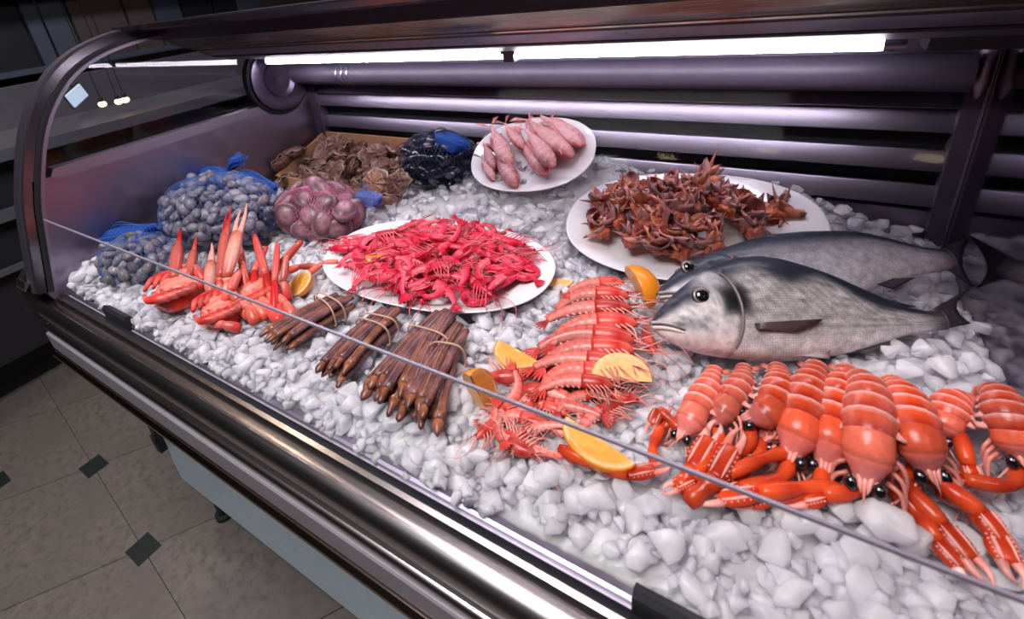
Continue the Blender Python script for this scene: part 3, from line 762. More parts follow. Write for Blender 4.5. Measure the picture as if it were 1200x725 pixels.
# ------------------------------------------------------------------ prawns
def prawn(name, label, cat, L, curl, ca_, cb_, cw, seed, legs=5, fat=1.0):
    rs = np.random.RandomState(seed)
    t = thing(name, label, cat)
    r0 = .066 * L * fat
    # abdomen, curling towards -y
    n = 31; ang = np.linspace(0, curl, n); ds = .56 * L / n
    hd = PI + ang  # heading
    P = np.zeros((n, 3)); P[1:, 0] = np.cumsum(np.cos(hd[1:]) * ds); P[1:, 1] = np.cumsum(np.sin(hd[1:]) * ds)
    u = np.linspace(0, 1, n); seg = (u * 6) % 1
    ra = r0 * (1.03 - .62 * u ** 1.3) * (1 + .10 * seg - .03)
    col = np.array([lerp(ca_, cb_, smooth((s - .55) * 2.2)) for s in seg])
    up = np.c_[np.sin(hd), -np.cos(hd), 0 * hd]
    g = G(); g.sweep(P, ra * .78, ra, n=10, up=up, c=col)
    # paler belly
    C = g.C[0].reshape(n, 10, 4); a10 = np.linspace(0, 2 * PI, 10, endpoint=False)
    for j in range(10):
        k = smooth((-np.sin(a10[j]) + .2) * 1.0)
        C[:, j, :3] = C[:, j, :3] * (1 - .6 * k) + np.array(cw) * .6 * k
    g.build('abdomen', WET, t)
    # carapace
    m = 12; v = np.linspace(0, 1, m)
    Pc = np.c_[-.02 * L + .36 * L * v, .012 * L * np.sin(v * PI), 0 * v]
    rc = r0 * (1.02 + .22 * np.sin(v * PI * .8) - .78 * v ** 2.2)
    cc = np.array([lerp(cb_, ca_, x) for x in np.abs(np.sin(v * 5)) * .6])
    g = G(); g.sweep(Pc, rc * .80, rc, n=10, up=(0, 1, 0), c=cc)
    g.sweep(catmull([(.22 * L, .06 * L, 0), (.36 * L, .055 * L, .004 * L), (.50 * L, .09 * L, .006 * L)], 4), np.linspace(.012, .002, 9) * L, n=5, c=cb_)
    g.build('carapace', WET, t)
    # tail fan
    e = P[-1]; h = hd[-1]; g = G()
    for k, da in enumerate((-.55, -.28, 0, .28, .55)):
        d = np.array([math.cos(h + da), math.sin(h + da), .10 * (k - 2) * .3]); s = np.array([-d[1], d[0], .5])
        w = np.array([.3, .9, 1.0, .7, .15]) * .026 * L; l = np.linspace(0, .17 * L, 5)
        g.sheet(np.stack([e + l[:, None] * d - w[:, None] * nrm(s), e + l[:, None] * d, e + l[:, None] * d + w[:, None] * nrm(s)], 1), .004 * L, c=lerp(cb_, ca_, .3))
    g.build('tail_fan', WET, t)
    # walking legs and swimmerets
    g = G()
    for k in range(legs):
        x = (.02 + .055 * k) * L
        a = rs.uniform(-.9, 1.0)
        for sd in (-1, 1):
            q = [(x, -.04 * L, sd * .03 * L), (x + .07 * L, -.13 * L + .02 * L * sd, sd * .04 * L), (x + .13 * L + a * .06 * L, -.18 * L, sd * .02 * L), (x + .19 * L + a * .1 * L, -.24 * L + a * .06 * L, -.01 * L)]
            g.sweep(catmull(q, 3), np.linspace(.011, .004, 10) * L, n=4, c=lerp(cw, ca_, rs.uniform(0, .7)))
    for k in range(5):
        i = 3 + k * 4
        p0 = P[i] + -up[i] * ra[i] * .8
        d = -up[i] * .042 * L + np.array([math.cos(hd[i]), math.sin(hd[i]), 0]) * -.02 * L
        g.sweep([p0, p0 + d * .6, p0 + d], [.012 * L, .014 * L, .004 * L], n=4, c=lerp(cw, ca_, .3))
    g.build('legs', WET, t)
    g = G()
    for sd in (-1, 1):
        a = rs.uniform(-.5, .6)
        q = [(.34 * L, .0, sd * .015 * L), (.50 * L, -.06 * L * sd, .03 * L), (.66 * L, -.10 * L * sd + a * .15 * L, .04 * L), (.80 * L, -.10 * L * sd + a * .45 * L, .0)]
        g.sweep(catmull(q, 4), np.linspace(.0075, .003, 13) * L, n=4, c=lerp(cw, cb_, .15 + .4 * (sd > 0)))
        q = [(.33 * L, -.01 * L, sd * .02 * L), (.42 * L, -.05 * L, sd * .05 * L), (.50 * L, -.06 * L, sd * .06 * L)]
        g.sweep(catmull(q, 3), np.linspace(.008, .003, 7) * L, n=4, c=cw)
    g.build('antennae', WET, t)
    for sd in (-1, 1):
        G().blob((.315 * L, .022 * L, sd * .030 * L), (.014 * L,) * 3, 5, 8).build('eye', EYE, t)
    return Proto(t)

CR_A, CR_B, CR_W = (.68, .030, .072), (.40, .003, .020), (.80, .17, .21)
red = [prawn('crimson_prawn', 'crimson prawn heaped with its like on the large oval platter', 'prawn', .118, c, CR_A, CR_B, CR_W, i, fat=f_) for i, (c, f_) in enumerate(((1.0, 1.0), (1.9, 1.1), (2.9, 1.05), (.5, .95), (3.6, 1.15)))]
def put_red(k, x, y, z, a, roll, sc=1.0):
    red[k % len(red)].put(onplate(PL1, x, y, z), Euler((roll, R.uniform(-.2, .25), a)), sc, group='crimson prawns on the oval platter')
nprawn = 0
for ring, cnt in ((.80, 22), (.58, 18), (.36, 14), (.15, 7)):
    for i in range(cnt):
        a = i / cnt * 2 * PI + R.uniform(-.12, .12)
        rr = ring + R.uniform(-.07, .07)
        x = rr * .195 * math.cos(a); y = rr * .108 * math.sin(a) + .006
        put_red(R.randrange(5), x, y, .010 + .030 * (1 - rr ** 2) + R.uniform(0, .008), R.uniform(0, 6.28), R.choice((0, 0, PI, .4, -.5)), R.uniform(.8, 1.12))
# the ones that show whole at the front and right edges
for k, (x, y, z, a, rl) in enumerate(((.03, -.045, .040, .2, 0), (.085, -.03, .040, 2.3, PI), (.05, -.075, .028, 3.2, PI), (.145, .035, .030, .9, 0), (.16, .0, .028, -2.2, 0), (-.06, .06, .035, .5, 0), (.04, .075, .034, 3.6, 0), (.11, .07, .034, .3, PI), (-.13, .02, .040, .4, 0), (-.17, -.02, .03, 3.5, 0), (-.05, -.07, .03, .1, 0), (.0, .02, .048, 2.9, 0), (.115, -.055, .03, -.3, 0), (-.01, -.085, .026, .4, PI))):
    put_red((k * 2 + 1) % 5, x, y, z, a, rl, 1.05)

PK_A, PK_B, PK_W = (.70, .135, .10), (.48, .018, .014), (.84, .40, .34)
pink = [prawn('pink_prawn', 'long whiskered pink prawn', 'prawn', .12, c, PK_A, PK_B, PK_W, 20 + i, fat=f_) for i, (c, f_) in enumerate(((.9, 1.3), (1.3, 1.35), (.5, 1.2)))]
ROWN = ['first', 'second', 'third', 'fourth', 'fifth', 'sixth', 'seventh', 'eighth', 'ninth']
for i, (x, y, z, a, l) in enumerate([(-0.2085, 0.6053, 0.79, 0.4746, 0.0808), (-0.2034, 0.5789, 0.79, 0.256, 0.1147), (-0.1942, 0.5486, 0.79, 0.2188, 0.1215), (-0.1821, 0.5222, 0.79, 0.1941, 0.1285), (-0.1785, 0.4976, 0.79, 0.2146, 0.129), (-0.1727, 0.4757, 0.79, 0.2283, 0.1261), (-0.171, 0.4534, 0.79, 0.1777, 0.1164), (-0.1704, 0.4363, 0.79, 0.1778, 0.0987), (-0.1663, 0.4185, 0.79, 0.2043, 0.0908)]):
    pink[i % 2].put((x, y, z + .020 - .0012 * i), Euler((R.uniform(-.1, .35), R.uniform(-.1, .1), a + R.uniform(-.08, .08))), max(.85, l / .105), label=ROWN[i] + ' pink prawn, counted from the back, in the overlapping row beside the bream', group='pink prawns laid in an overlapping row')
LOOSE = ['pink prawn lying just in front of the row, head towards the pale-rimmed wedge', 'pink prawn crossing under the front of the row beside the arched citrus wedge',
         'pink prawn lying between the arched citrus wedge and the wedge with a pip', 'pink prawn slanting from the row down towards the upright orange wedge', 'pink prawn with its head beside the foot of the upright orange wedge',
         'pink prawn just behind the pane edge near the middle of the loose prawns', 'pink prawn in front of the pale-rimmed wedge, tail under the row', 'pink prawn under the arched citrus wedge pointing to the bream',
         'pink prawn pointing at the arched citrus wedge from the middle of the heap', 'pink prawn lying lengthwise beside the upright orange wedge', 'pink prawn nearest the front glass beyond the upright orange wedge', 'pink prawn at the whiskered end of the row by the bream chin', 'pink prawn with its head against the ice below the bream nose',
         'pink prawn pointing from the upright orange wedge towards the wedge with a pip', 'pink prawn lying half under the pane edge beside the upright orange wedge', 'pink prawn tucked under the last of the row, head to the pale-rimmed wedge',
         'pink prawn just behind the wedge with a pip, head to the glass', 'pink prawn with its tail at the foot of the upright orange wedge']
for i, (x, y, z, a, l) in enumerate([(-0.2057, 0.3953, 0.788, -2.7909, 0.1022), (-0.1887, 0.3815, 0.788, -2.7963, 0.0985), (-0.1375, 0.3954, 0.788, 0.8716, 0.0692), (-0.2356, 0.3618, 0.788, -1.9056, 0.0621), (-0.2376, 0.3291, 0.788, -1.8992, 0.0521), (-0.2015, 0.3321, 0.788, -2.1557, 0.0542), (-0.2472, 0.4039, 0.788, -2.7065, 0.1023), (-0.1319, 0.4247, 0.788, 0.1932, 0.0775), (-0.1618, 0.4103, 0.788, 0.7074, 0.0736), (-0.2101, 0.3137, 0.788, -0.0531, 0.086), (-0.1988, 0.3188, 0.788, 3.0443, 0.0597), (-0.1387, 0.4871, 0.788, -1.8418, 0.0595), (-0.1197, 0.5354, 0.788, -0.9607, 0.0594), (-0.1972, 0.3765, 0.788, -0.0869, 0.0632), (-0.2141, 0.3495, 0.788, 0.002, 0.0598), (-0.1988, 0.4343, 0.788, -2.5732, 0.0645), (-0.1854, 0.351, 0.788, -2.9618, 0.0544), (-0.2385, 0.3457, 0.788, 1.6194, 0.0566)]):
    pink[(i + 1) % 3].put((x, y, z), Euler((R.choice((0, PI)) + R.uniform(-.3, .3), R.uniform(-.12, .12), a)), min(1.25, max(.7, l / .115)), label=LOOSE[i], group='loose pink prawns')

# ------------------------------------------------------------------ langoustines
LO, LR, LW_ = (.64, .070, .016), (.33, .004, .004), (.88, .46, .40)
def langoustine(label, path, w, seed, claws=(), twist=0.0, pale=0.0, lift=0.0):
    """path: tail end, ..., neck, snout as world points"""
    rs = np.random.RandomState(seed)
    base = np.array(path[len(path) // 2])
    t = thing('langoustine', label, 'langoustine', tuple(base), group='langoustines')
    P = catmull(np.array(path) - base, 14)
    L = np.r_[0, np.cumsum(np.linalg.norm(np.diff(P, axis=0), axis=1))]; L /= L[-1]
    T = nrm(np.gradient(P, axis=0))
    up0 = np.tile((0, 0, 1.0), (len(P), 1)); S = nrm(np.cross(T, up0)); U = np.cross(S, T)
    ct, st = math.cos(twist), math.sin(twist)
    U2 = U * ct + S * st; S2 = np.cross(T, U2)
    cut = .755
    i0 = int(np.argmax(L > cut))
    # abdomen: six overlapping rings
    nn = 91; u = np.linspace(0, 1, nn)
    def at(l):
        return np.array([np.interp(l, L, P[:, k]) for k in range(3)]).T
    def av(Q, l): return nrm(np.array([np.interp(l, L, Q[:, k]) for k in range(3)]).T)
    l = .06 + u * (cut - .06)
    seg = 1 - (u * 6.0) % 1; seg[-1] = 0
    wd = w * (.60 + .40 * smooth(u * 1.3)) * (1 + .20 * seg - .09)
    col = np.array([lerp(lerp(LR, LO, smooth(np.array(s * 1.5 - .05))), LW_, (.85 if s > .87 else .30 if s > .78 else .0) * (1 - pale * .5) + pale * .4) * (.45 if s < .09 else 1.0) for s in seg])
    g = G(); g.sweep(at(l), wd, wd * .82, n=14, up=av(U2, l), c=col)
    C = g.C[0].reshape(nn, 14, 4); V = g.V[0].reshape(nn, 14, 3)
    a = np.linspace(0, 2 * PI, 14, endpoint=False)
    for j in range(14):
        k = smooth((-np.sin(a[j]) + .10) * 2.0) * .75 + .16 * math.exp(-((abs(np.cos(a[j])) - .75) / .16) ** 2) * (np.sin(a[j]) > 0)
        C[:, j, :3] = C[:, j, :3] * (1 - k) + np.array(LW_) * k
    g.build('abdomen', WET, t)
    # pointed side plates along the rings
    g = G()
    for k in range(6):
        lk = .06 + (k + .45) / 6 * (cut - .06)
        p = at(np.array([lk]))[0]; tt = av(T, np.array([lk]))[0]; uu = av(U2, np.array([lk]))[0]; ss = np.cross(tt, uu)
        wk = w * (.60 + .40 * smooth(np.array(k / 6 * 1.3)))
        for sd in (-1, 1):
            q0 = p + sd * ss * wk * .92 - uu * wk * .05; q1 = p + sd * ss * wk * 1.16 - uu * wk * .4; q2 = p + sd * ss * wk * 1.32 - uu * wk * .75 - tt * wk * .3
            g.sweep([q0, q1, q2], [wk * .26, wk * .22, wk * .03], [wk * .12, wk * .09, wk * .02], n=6, up=tuple(uu), c=np.array([lerp(LO, LW_, .5), LW_, LW_]))
    g.build('side_plates', WET, t)
    # tail fan
    p = at(np.array([.07]))[0]; tt = -av(T, np.array([.07]))[0]; uu = av(U2, np.array([.07]))[0]; ss = np.cross(tt, uu)
    g = G()
    for k, da in enumerate((-.75, -.36, 0, .36, .75)):
        d = tt * math.cos(da) + ss * math.sin(da) - uu * .25; s_ = np.cross(d, uu)
        ww = np.array([.35, .8, 1., .9, .5]) * w * .36; ll = np.linspace(0, w * 1.35, 5)
        g.sheet(np.stack([p + ll[:, None] * d - ww[:, None] * s_ - uu * .002, p + ll[:, None] * d + uu * w * .08, p + ll[:, None] * d + ww[:, None] * s_ - uu * .002], 1), .0012, c=lerp(LR, LO, .8) if k % 2 else lerp(LO, LW_, .35))
    g.build('tail_fan', WET, t)
    # carapace with a snout spike
    nn = 22; u = np.linspace(0, 1, nn); l = cut - .02 + u * (1 - cut + .02)
    wd = w * (.96 + .04 * np.sin(u * PI * .9) - .52 * smooth((u - .35) * 1.6))
    ck = np.array([lerp(lerp(LO, LW_, .04 + pale), lerp((.60, .10, .085), LW_, .25), smooth((x - .25) * 2)) for x in u])
    groove = np.exp(-((u - .42) / .035) ** 2); wd = wd * (1 - .05 * groove)
    ck = ck * (1 - .35 * groove[:, None])
    g = G(); pp_ = at(l); g.sweep(pp_, wd, wd * .86, n=14, up=av(U2, l), c=ck)
    e = pp_[-1]; tf = av(T, np.array([1.0]))[0]; uf = av(U2, np.array([1.0]))[0]; sf = np.cross(tf, uf)
    for k in (-1, 0, 1):
        g.sweep([e - tf * w * .5 + uf * w * .35 + sf * k * w * .22, e + tf * w * .1 + uf * w * .36 + sf * k * w * .16, e + tf * w * (.75 if k == 0 else .35) + uf * w * .42 + sf * k * w * .1], [w * .13, w * .09, w * .015], n=6, c=lerp(LO, LW_, .6))
    g.build('carapace', WET, t)
    for sd in (-1, 1):
        c0 = e - tf * w * .02 + sf * sd * w * .50 + uf * w * .22
        st_ = G().sweep([e - tf * w * .3 + sf * sd * w * .3 + uf * w * .1, c0], [w * .13, w * .16], n=8, c=LW_).build('eye_stalk', WET, t)
        G().blob(tuple(c0 + tf * w * .10), (w * .27, w * .25, w * .36), 7, 10, M=np.c_[sf, uf, tf]).build('eye', EYE, st_)
    # feelers and pale walking legs
    g = G()
    for sd in (-1, 1):
        for q_ in range(2):
            a_ = rs.uniform(-.6, .6)
            q = [e + sf * sd * w * .25, e + tf * w * 1.0 + sf * sd * w * (.7 + q_ * .5) - uf * w * .2, e + tf * w * (1.6 + a_) + sf * sd * w * (1.5 + q_) - uf * w * .6, e + tf * w * (1.2 + a_ * 3) + sf * sd * w * (2.6 - q_ * .8) - uf * w * .8]
            g.sweep(catmull(q, 5), np.linspace(w * .07, w * .022, 16), n=5, c=lerp(LW_, LO, .35))
    g.build('feelers', WET, t)
    g = G()
    for sd in (-1, 1):
        for k in range(3):
            b0 = at(np.array([cut + .05 + .07 * k]))[0]; ss = av(S2, np.array([cut]))[0]; uu = av(U2, np.array([cut]))[0]
            q = [b0 + sd * ss * w * .7 - uu * w * .45, b0 + sd * ss * w * 1.25 - uu * w * .35 + tf * w * .5, b0 + sd * ss * w * 1.3 - uu * w * .9 + tf * w * (1.2 + .3 * k), b0 + sd * ss * w * .9 - uu * w * 1.0 + tf * w * (1.8 + .3 * k)]
            g.sweep(catmull(q, 4), np.linspace(w * .13, w * .04, 13), n=6, c=np.array([lerp(LO, LW_, x) for x in np.linspace(.3, .95, 13)]))
    g.build('walking_legs', WET, t)
    for cl in claws: claw_part(t, base, cl[:-1], cl[-1], rs)
    return t
def claw_part(t, base, pts, w, rs, pal=.35):
    """arm from the first point to the last but one, then two long fingers to the last"""
    P = np.array(pts) - base
    arm = P[:-1]; A = P[-2]; B = P[-1]
    d = nrm(B - A); ln = np.linalg.norm(B - A); s_ = nrm(np.cross(d, (0, 0, 1))); uu = np.cross(s_, d)
    g = G()
    if len(arm) > 1:
        q = catmull(arm, 6); k = np.linspace(0, 1, len(q))
        g.sweep(q, w * (.55 + .25 * np.abs(np.sin(k * 6))), n=8, c=np.array([lerp(LR, LO, .3 + .7 * abs(math.sin(x * 5))) for x in k]))
    u = np.linspace(0, 1, 14)
    q = A + np.outer(u, d) * ln * .56
    g.sweep(q, w * (.55 + .45 * np.sin(u * PI * .75 + .3)), w * .62 * (.5 + .4 * np.sin(u * PI * .75 + .3)), n=10, up=tuple(uu), c=np.array([lerp(LR, LO, .25 + .6 * x) for x in u]))
    for sd in (-1, 1):   # pale ridges with small knobs
        g.sweep(q + sd * s_ * w * .45 + uu * w * .42, w * .15 * np.sin(u * PI * .9 + .15), n=6, up=tuple(uu), c=lerp(LW_, LO, .25))
        for k in range(6):
            g.blob(tuple(A + d * ln * (.08 + .085 * k) + sd * s_ * w * .72 + uu * w * .36), (w * .10,) * 3, 4, 6, c=lerp(LW_, LO, .4))
    o = g.build('claw', WET, t)
    for sd, k in ((-1, 1.0), (1, .92)):
        f0 = A + d * ln * .52 + s_ * sd * w * .42; f1 = A + d * ln * .78 + s_ * sd * w * .46 + uu * w * .12; f2 = A + d * ln * k + s_ * sd * w * .06
        v = np.linspace(0, 1, 9)
        gf = G(); gf.sweep(catmull([f0, f1, f2], 4), w * (.42 - .36 * v), w * (.36 - .30 * v), n=8, c=np.array([lerp(lerp(LO, LW_, pal + .2 * (sd > 0)), LW_, x) if x < .7 else lerp(LW_, LO, .4) for x in v]))
        gf.build('finger', WET, o)
def J(*pts): return [tuple(p) for p in pts]
def I3(l): return l
LG = [
 ('palest langoustine, at the row end nearest the orange wedge with a pip', [(-0.035, 0.5032, 0.798), (-0.0378, 0.4536, 0.812), (-0.0447, 0.4122, 0.812), (-0.0499, 0.3898, 0.8)], .0150, .35, .18, [((-0.0515, 0.3988, 0.798), (-0.0786, 0.4121, 0.802), (-0.0832, 0.3808, 0.792), .0075)]),
 ('langoustine showing its white-edged side, second along from the orange wedge', [(-0.0061, 0.5195, 0.798), (-0.0079, 0.4695, 0.814), (-0.0171, 0.4344, 0.814), (-0.0234, 0.4165, 0.8)], .0150, .5, .15, [((-0.0238, 0.4205, 0.798), (-0.0175, 0.3933, 0.804), (-0.0333, 0.3499, 0.798), (-0.0566, 0.3274, 0.79), .0085)]),
 ('plump bright orange langoustine with its head bent sideways towards the orange wedge', [(0.0276, 0.5326, 0.8001), (0.0293, 0.4766, 0.82), (0.0219, 0.4422, 0.82), (0.0041, 0.4315, 0.808)], .0165, -.1, 0, [((0.0075, 0.4393, 0.798), (0.0065, 0.4017, 0.802), (-0.0201, 0.3764, 0.798), (-0.0404, 0.3413, 0.79), .0085)]),
 ('small langoustine tucked low under the bent plump one, its black eye showing', [(0.0351, 0.5041, 0.788), (0.0307, 0.4661, 0.798), (0.0265, 0.4427, 0.798), (0.0208, 0.4249, 0.79)], .0135, .1, .1, [((0.0204, 0.4274, 0.793), (0.0121, 0.3861, 0.796), (-0.014, 0.361, 0.794), (-0.0351, 0.3335, 0.788), .008)]),
 ('long straight orange langoustine with a raised frilly red tail', [(0.0645, 0.5446, 0.807), (0.0546, 0.4863, 0.8221), (0.048, 0.4378, 0.82), (0.0429, 0.4119, 0.798)], .0190, .05, 0, [((0.0445, 0.4253, 0.793), (0.0362, 0.3851, 0.798), (0.0059, 0.3602, 0.796), (-0.023, 0.3353, 0.788), .009), ((0.046, 0.4239, 0.793), (0.0244, 0.395, 0.808), (-0.0063, 0.3641, 0.802), (-0.0304, 0.3341, 0.794), .008)]),
 ('glossy striped orange langoustine between the straight one and the arched one', [(0.0944, 0.5559, 0.804), (0.0819, 0.4948, 0.8203), (0.0729, 0.4409, 0.818), (0.0702, 0.4153, 0.796)], .0185, -.05, 0, [((0.0708, 0.4261, 0.793), (0.0627, 0.3891, 0.796), (0.031, 0.367, 0.792), (-0.0042, 0.3447, 0.786), .009)]),
 ('largest arched langoustine, pale-sided, two eyes facing the glass', [(0.0873, 0.535, 0.8097), (0.1008, 0.4983, 0.8345), (0.0972, 0.4322, 0.84), (0.0978, 0.401, 0.808)], .0195, .25, .12, [((0.0984, 0.4181, 0.796), (0.0908, 0.3991, 0.798), (0.0687, 0.3835, 0.798), (0.0413, 0.3683, 0.788), .010)]),
 ('large deep red langoustine beside the ice heap, both black eyes looking out', [(0.1293, 0.5431, 0.8104), (0.1312, 0.4995, 0.8311), (0.1336, 0.4525, 0.8341), (0.143, 0.4312, 0.812)], .0195, -.05, .0, [((0.1414, 0.4539, 0.7961), (0.1284, 0.4256, 0.8), (0.1498, 0.3965, 0.798), (0.1756, 0.3641, 0.788), .0105), ((0.1503, 0.4536, 0.7961), (0.1528, 0.4289, 0.808), (0.1754, 0.4171, 0.804), (0.1946, 0.3962, 0.79), .0105)]),
 ('curled langoustine half hidden behind the one with the arched purple-pink back', [(0.1938, 0.549, 0.8076), (0.1739, 0.5275, 0.8192), (0.165, 0.5037, 0.8139), (0.1609, 0.4924, 0.8011)], .0150, .2, .1, [((0.1684, 0.4996, 0.7996), (0.1734, 0.4981, 0.8094), (0.1777, 0.4686, 0.8003), (0.1832, 0.4568, 0.7901), .009)]),
 ('pinkish langoustine with a high arched back next to the dark end wall', [(0.1988, 0.5523, 0.8159), (0.2037, 0.5359, 0.8336), (0.205, 0.503, 0.8314), (0.2126, 0.4821, 0.8104)], .0170, .2, .05, [((0.2184, 0.5012, 0.797), (0.2024, 0.4588, 0.8021), (0.1717, 0.4501, 0.8001), (0.1349, 0.4435, 0.792), .0085)]),
]
for i, (lab, path, w, tw, pale, cl) in enumerate(LG):
    langoustine(lab, path, w, 40 + i, cl, tw, pale)
# loose claws lying in front
def loose_claw(label, pts, w, seed, pal=.5):
    base = np.array(pts[0]); t = thing('langoustine_claw', label, 'claw', tuple(base), group='loose langoustine claws')
    claw_part(t, base, pts, w, np.random.RandomState(seed), pal)
for i, (lab, pts, w, pal) in enumerate([
 ('knobbly red claw lying under the orange wedge along the glass edge', [(-0.1605, 0.3296, 0.79), (-0.1182, 0.3272, 0.792), (-0.0893, 0.3304, 0.792), (-0.0524, 0.3636, 0.788)], .0085, .1),
 ('upright white-toothed red claw in front of the palest langoustine', [(-0.0433, 0.337, 0.79), (-0.035, 0.3591, 0.8), (-0.0192, 0.4225, 0.808)], .0115, .8),
 ('stubby dark red claw beside the upright white-toothed one', [(-0.0342, 0.328, 0.79), (-0.0153, 0.3542, 0.804), (0.002, 0.4212, 0.808)], .0115, .2),
 ('long pale claw pointing at the glass below the large lump of ice', [(0.1203, 0.4189, 0.792), (0.1355, 0.4039, 0.794), (0.1465, 0.3839, 0.792), (0.1685, 0.3615, 0.786)], .0095, .9),
 ('white-backed claw lying flat across the front of the claw heap', [(0.0826, 0.4023, 0.792), (0.0526, 0.3808, 0.8), (0.0207, 0.3607, 0.798), (-0.0345, 0.3296, 0.79)], .0095, .7),
 ('deep red claw at the corner nearest the end wall', [(0.1543, 0.4361, 0.792), (0.17, 0.4253, 0.8), (0.1827, 0.4075, 0.796), (0.1926, 0.3732, 0.788)], .011, .4),
 ('short red claw reaching back among the prawns beside the palest langoustine', [(-0.0685, 0.3555, 0.788), (-0.0746, 0.3704, 0.792), (-0.0725, 0.3982, 0.794), (-0.0644, 0.4315, 0.792)], .0075, .1),
]): loose_claw(lab, pts, w, 70 + i, pal)

# ------------------------------------------------------------------ the two big fish
def interp(pts, s):
    p = sorted(pts); return np.interp(s, [a for a, b in p], [b for a, b in p])
def big_fish(name, label, F, L, thick, colfn, scales, op, fins, eye, mouth, tail):
    Xv, Uv = np.array(F['X']), np.array(F['U']); Wv = np.cross(Xv, Uv)
    t = thing(name, label, 'fish', F['N'])
    t.rotation_euler = Matrix(np.c_[Xv, Uv, Wv].tolist()).to_euler()
    top, bot = F['top'], F['bot']
    s1 = L
    m, n = 150, 64
    s = s1 * np.linspace(0, 1, m) ** 1.12
    yt, yb = interp(top, s), interp(bot, s)
    k = np.ones(7) / 7
    pad = lambda q: np.convolve(np.r_[[q[0]] * 3, q, [q[-1]] * 3], k, 'valid')
    yt[3:], yb[3:] = pad(yt)[3:], pad(yb)[3:]
    mid, hh = (yt + yb) / 2, np.maximum((yt - yb) / 2, .0012)
    w = interp(thick, s / L)
    a = np.linspace(0, 2 * PI, n, endpoint=False)
    ca, sa = np.cos(a), np.sin(a)
    V = np.zeros((m, n, 3)); V[..., 0] = s[:, None]; V[..., 1] = mid[:, None] + hh[:, None] * ca
    V[..., 2] = w[:, None] * np.sign(sa) * np.abs(sa) ** .85
    v = np.broadcast_to(ca, (m, n)); ss = np.broadcast_to((s / L)[:, None], (m, n))
    # gill cover step, cheek and mouth creases on both flanks
    oe = op[0] + op[1] * (1 - v ** 2) 
    step = .0035 * smooth((oe - ss) / .012) * smooth((ss - .02) / .1) * (1 - np.abs(v) ** 4)
    cheek = -.0022 * np.exp(-((ss - oe + .075) / .008) ** 2) * smooth((.75 - np.abs(v)) * 3)
    mo = mouth
    ml = -.0035 * np.exp(-((v - (mo[0] + mo[1] * ss / mo[2])) / .055) ** 2) * smooth((mo[2] - ss) / .02)
    V[..., 2] += np.sign(sa) * (step + cheek + ml)
    col = colfn(ss, v, oe, ml)
    body = smooth((ss - oe - .004) / .02) 
    C = np.concatenate([np.clip(col, 0, 1), body[..., None] * 1.0], -1)
    uv = np.zeros((m, n, 3)); ar = np.abs(((a + PI) % (2 * PI)) - PI) / PI
    uv[..., 0] = ss * scales[0]; uv[..., 1] = ar * scales[1] ; uv[..., 2] = (a > PI)[None, :] * 7.3
    g = G(); g.grid(V, C, wrap=True, flip=False, uv=uv)
    g.F.append(tuple(range(n))); g.F.append(tuple((m - 1) * n + i for i in range(n - 1, -1, -1)))
    g.build('body', FISHSKIN, t)
    def on(sx, v, sd, out=0.0):
        q = math.sqrt(max(0.0, 1 - v * v)) ** .85
        return (sx * L, float(np.interp(sx * L, s, mid) + np.interp(sx * L, s, hh) * v), sd * (float(interp(thick, sx)) * q + out))
    for sd in (1, -1):
        mp = [on(.004 + mo[2] * k, mo[0] + mo[1] * k, sd, .0004) for k in np.linspace(0, 1, 7)]
        g = G(); g.sweep(catmull(mp, 3), np.interp(np.linspace(0, 1, 19), [0, .8, 1], [.0016, .0016, .0006]), n=5, c=(.05, .035, .035))
        g.sweep(catmull([(x, y - .0032, z) for x, y, z in mp], 3), np.interp(np.linspace(0, 1, 19), [0, .7, 1], [.0026, .0022, .0006]), n=6, c=(.62, .52, .50))
        g.sweep(catmull([(x, y + .0030, z) for x, y, z in mp], 3), np.interp(np.linspace(0, 1, 19), [0, .7, 1], [.0022, .0018, .0006]), n=6, c=(.42, .36, .36))
        g.build('mouth', WET, t)
        gp = [on(op[0] + op[1] * (1 - v_ * v_) + .003, v_, sd, .0012) for v_ in np.linspace(.72, -.86, 15)]
        G().sweep(catmull(gp, 3), np.interp(np.linspace(0, 1, 43), [0, .2, .8, 1], [.0006, .0017, .0017, .0006]), n=6, c=(.20, .16, .15)).build('gill_cover_edge', WET, t)
    # eyes
    for sd in (1, -1):
        ex, ey, er = eye
        ez = float(interp(thick, ex / L)) * math.sqrt(max(.05, 1 - ((ey - np.interp(ex, s, mid)) / np.interp(ex, s, hh)) ** 2)) ** .85 + .0035
        o = G().blob((ex, ey, sd * (ez - .002)), (er, er, .0045), 10, 20, c=lambda D: np.where(np.hypot(D[..., 0], D[..., 1])[..., None] > .86, np.array((.02, .02, .025)), np.array((.20, .17, .14)))).build('eye', GLOSSB, t)
        G().blob((ex, ey, sd * (ez + .0010)), (er * .70, er * .70, .0034), 8, 16).build('pupil', EYE, o)
    for (nm, rays, col_, th) in fins:
        # rays: list of (root, tip) points
        P = np.array([[lerp(r, q, x) for x in np.linspace(0, 1, 5)] for r, q in rays])
        P[::2, 1:, 2] += .0007
        cc = np.zeros(P.shape[:2] + (3,)); cc[:] = np.array(col_); cc[::2] *= .65; cc[:, -1] *= .8
        G().sheet(P, th, c=cc).build(nm, WET if nm != 'tail_fin' else FISHSKIN, t)
    return t
def seq(a, b, n, ta, tb, bow=0, z=0.0, ztip=0.0):
    """n fin rays: roots from a to b, tips from ta to tb"""
    out = []
    for i in range(n):
        k = i / (n - 1); r = lerp(a, b, k); q = lerp(ta, tb, k); q[0] += bow * 4 * k * (1 - k)
        out.append(((r[0], r[1], z), (q[0], q[1], z + ztip)))
    return out
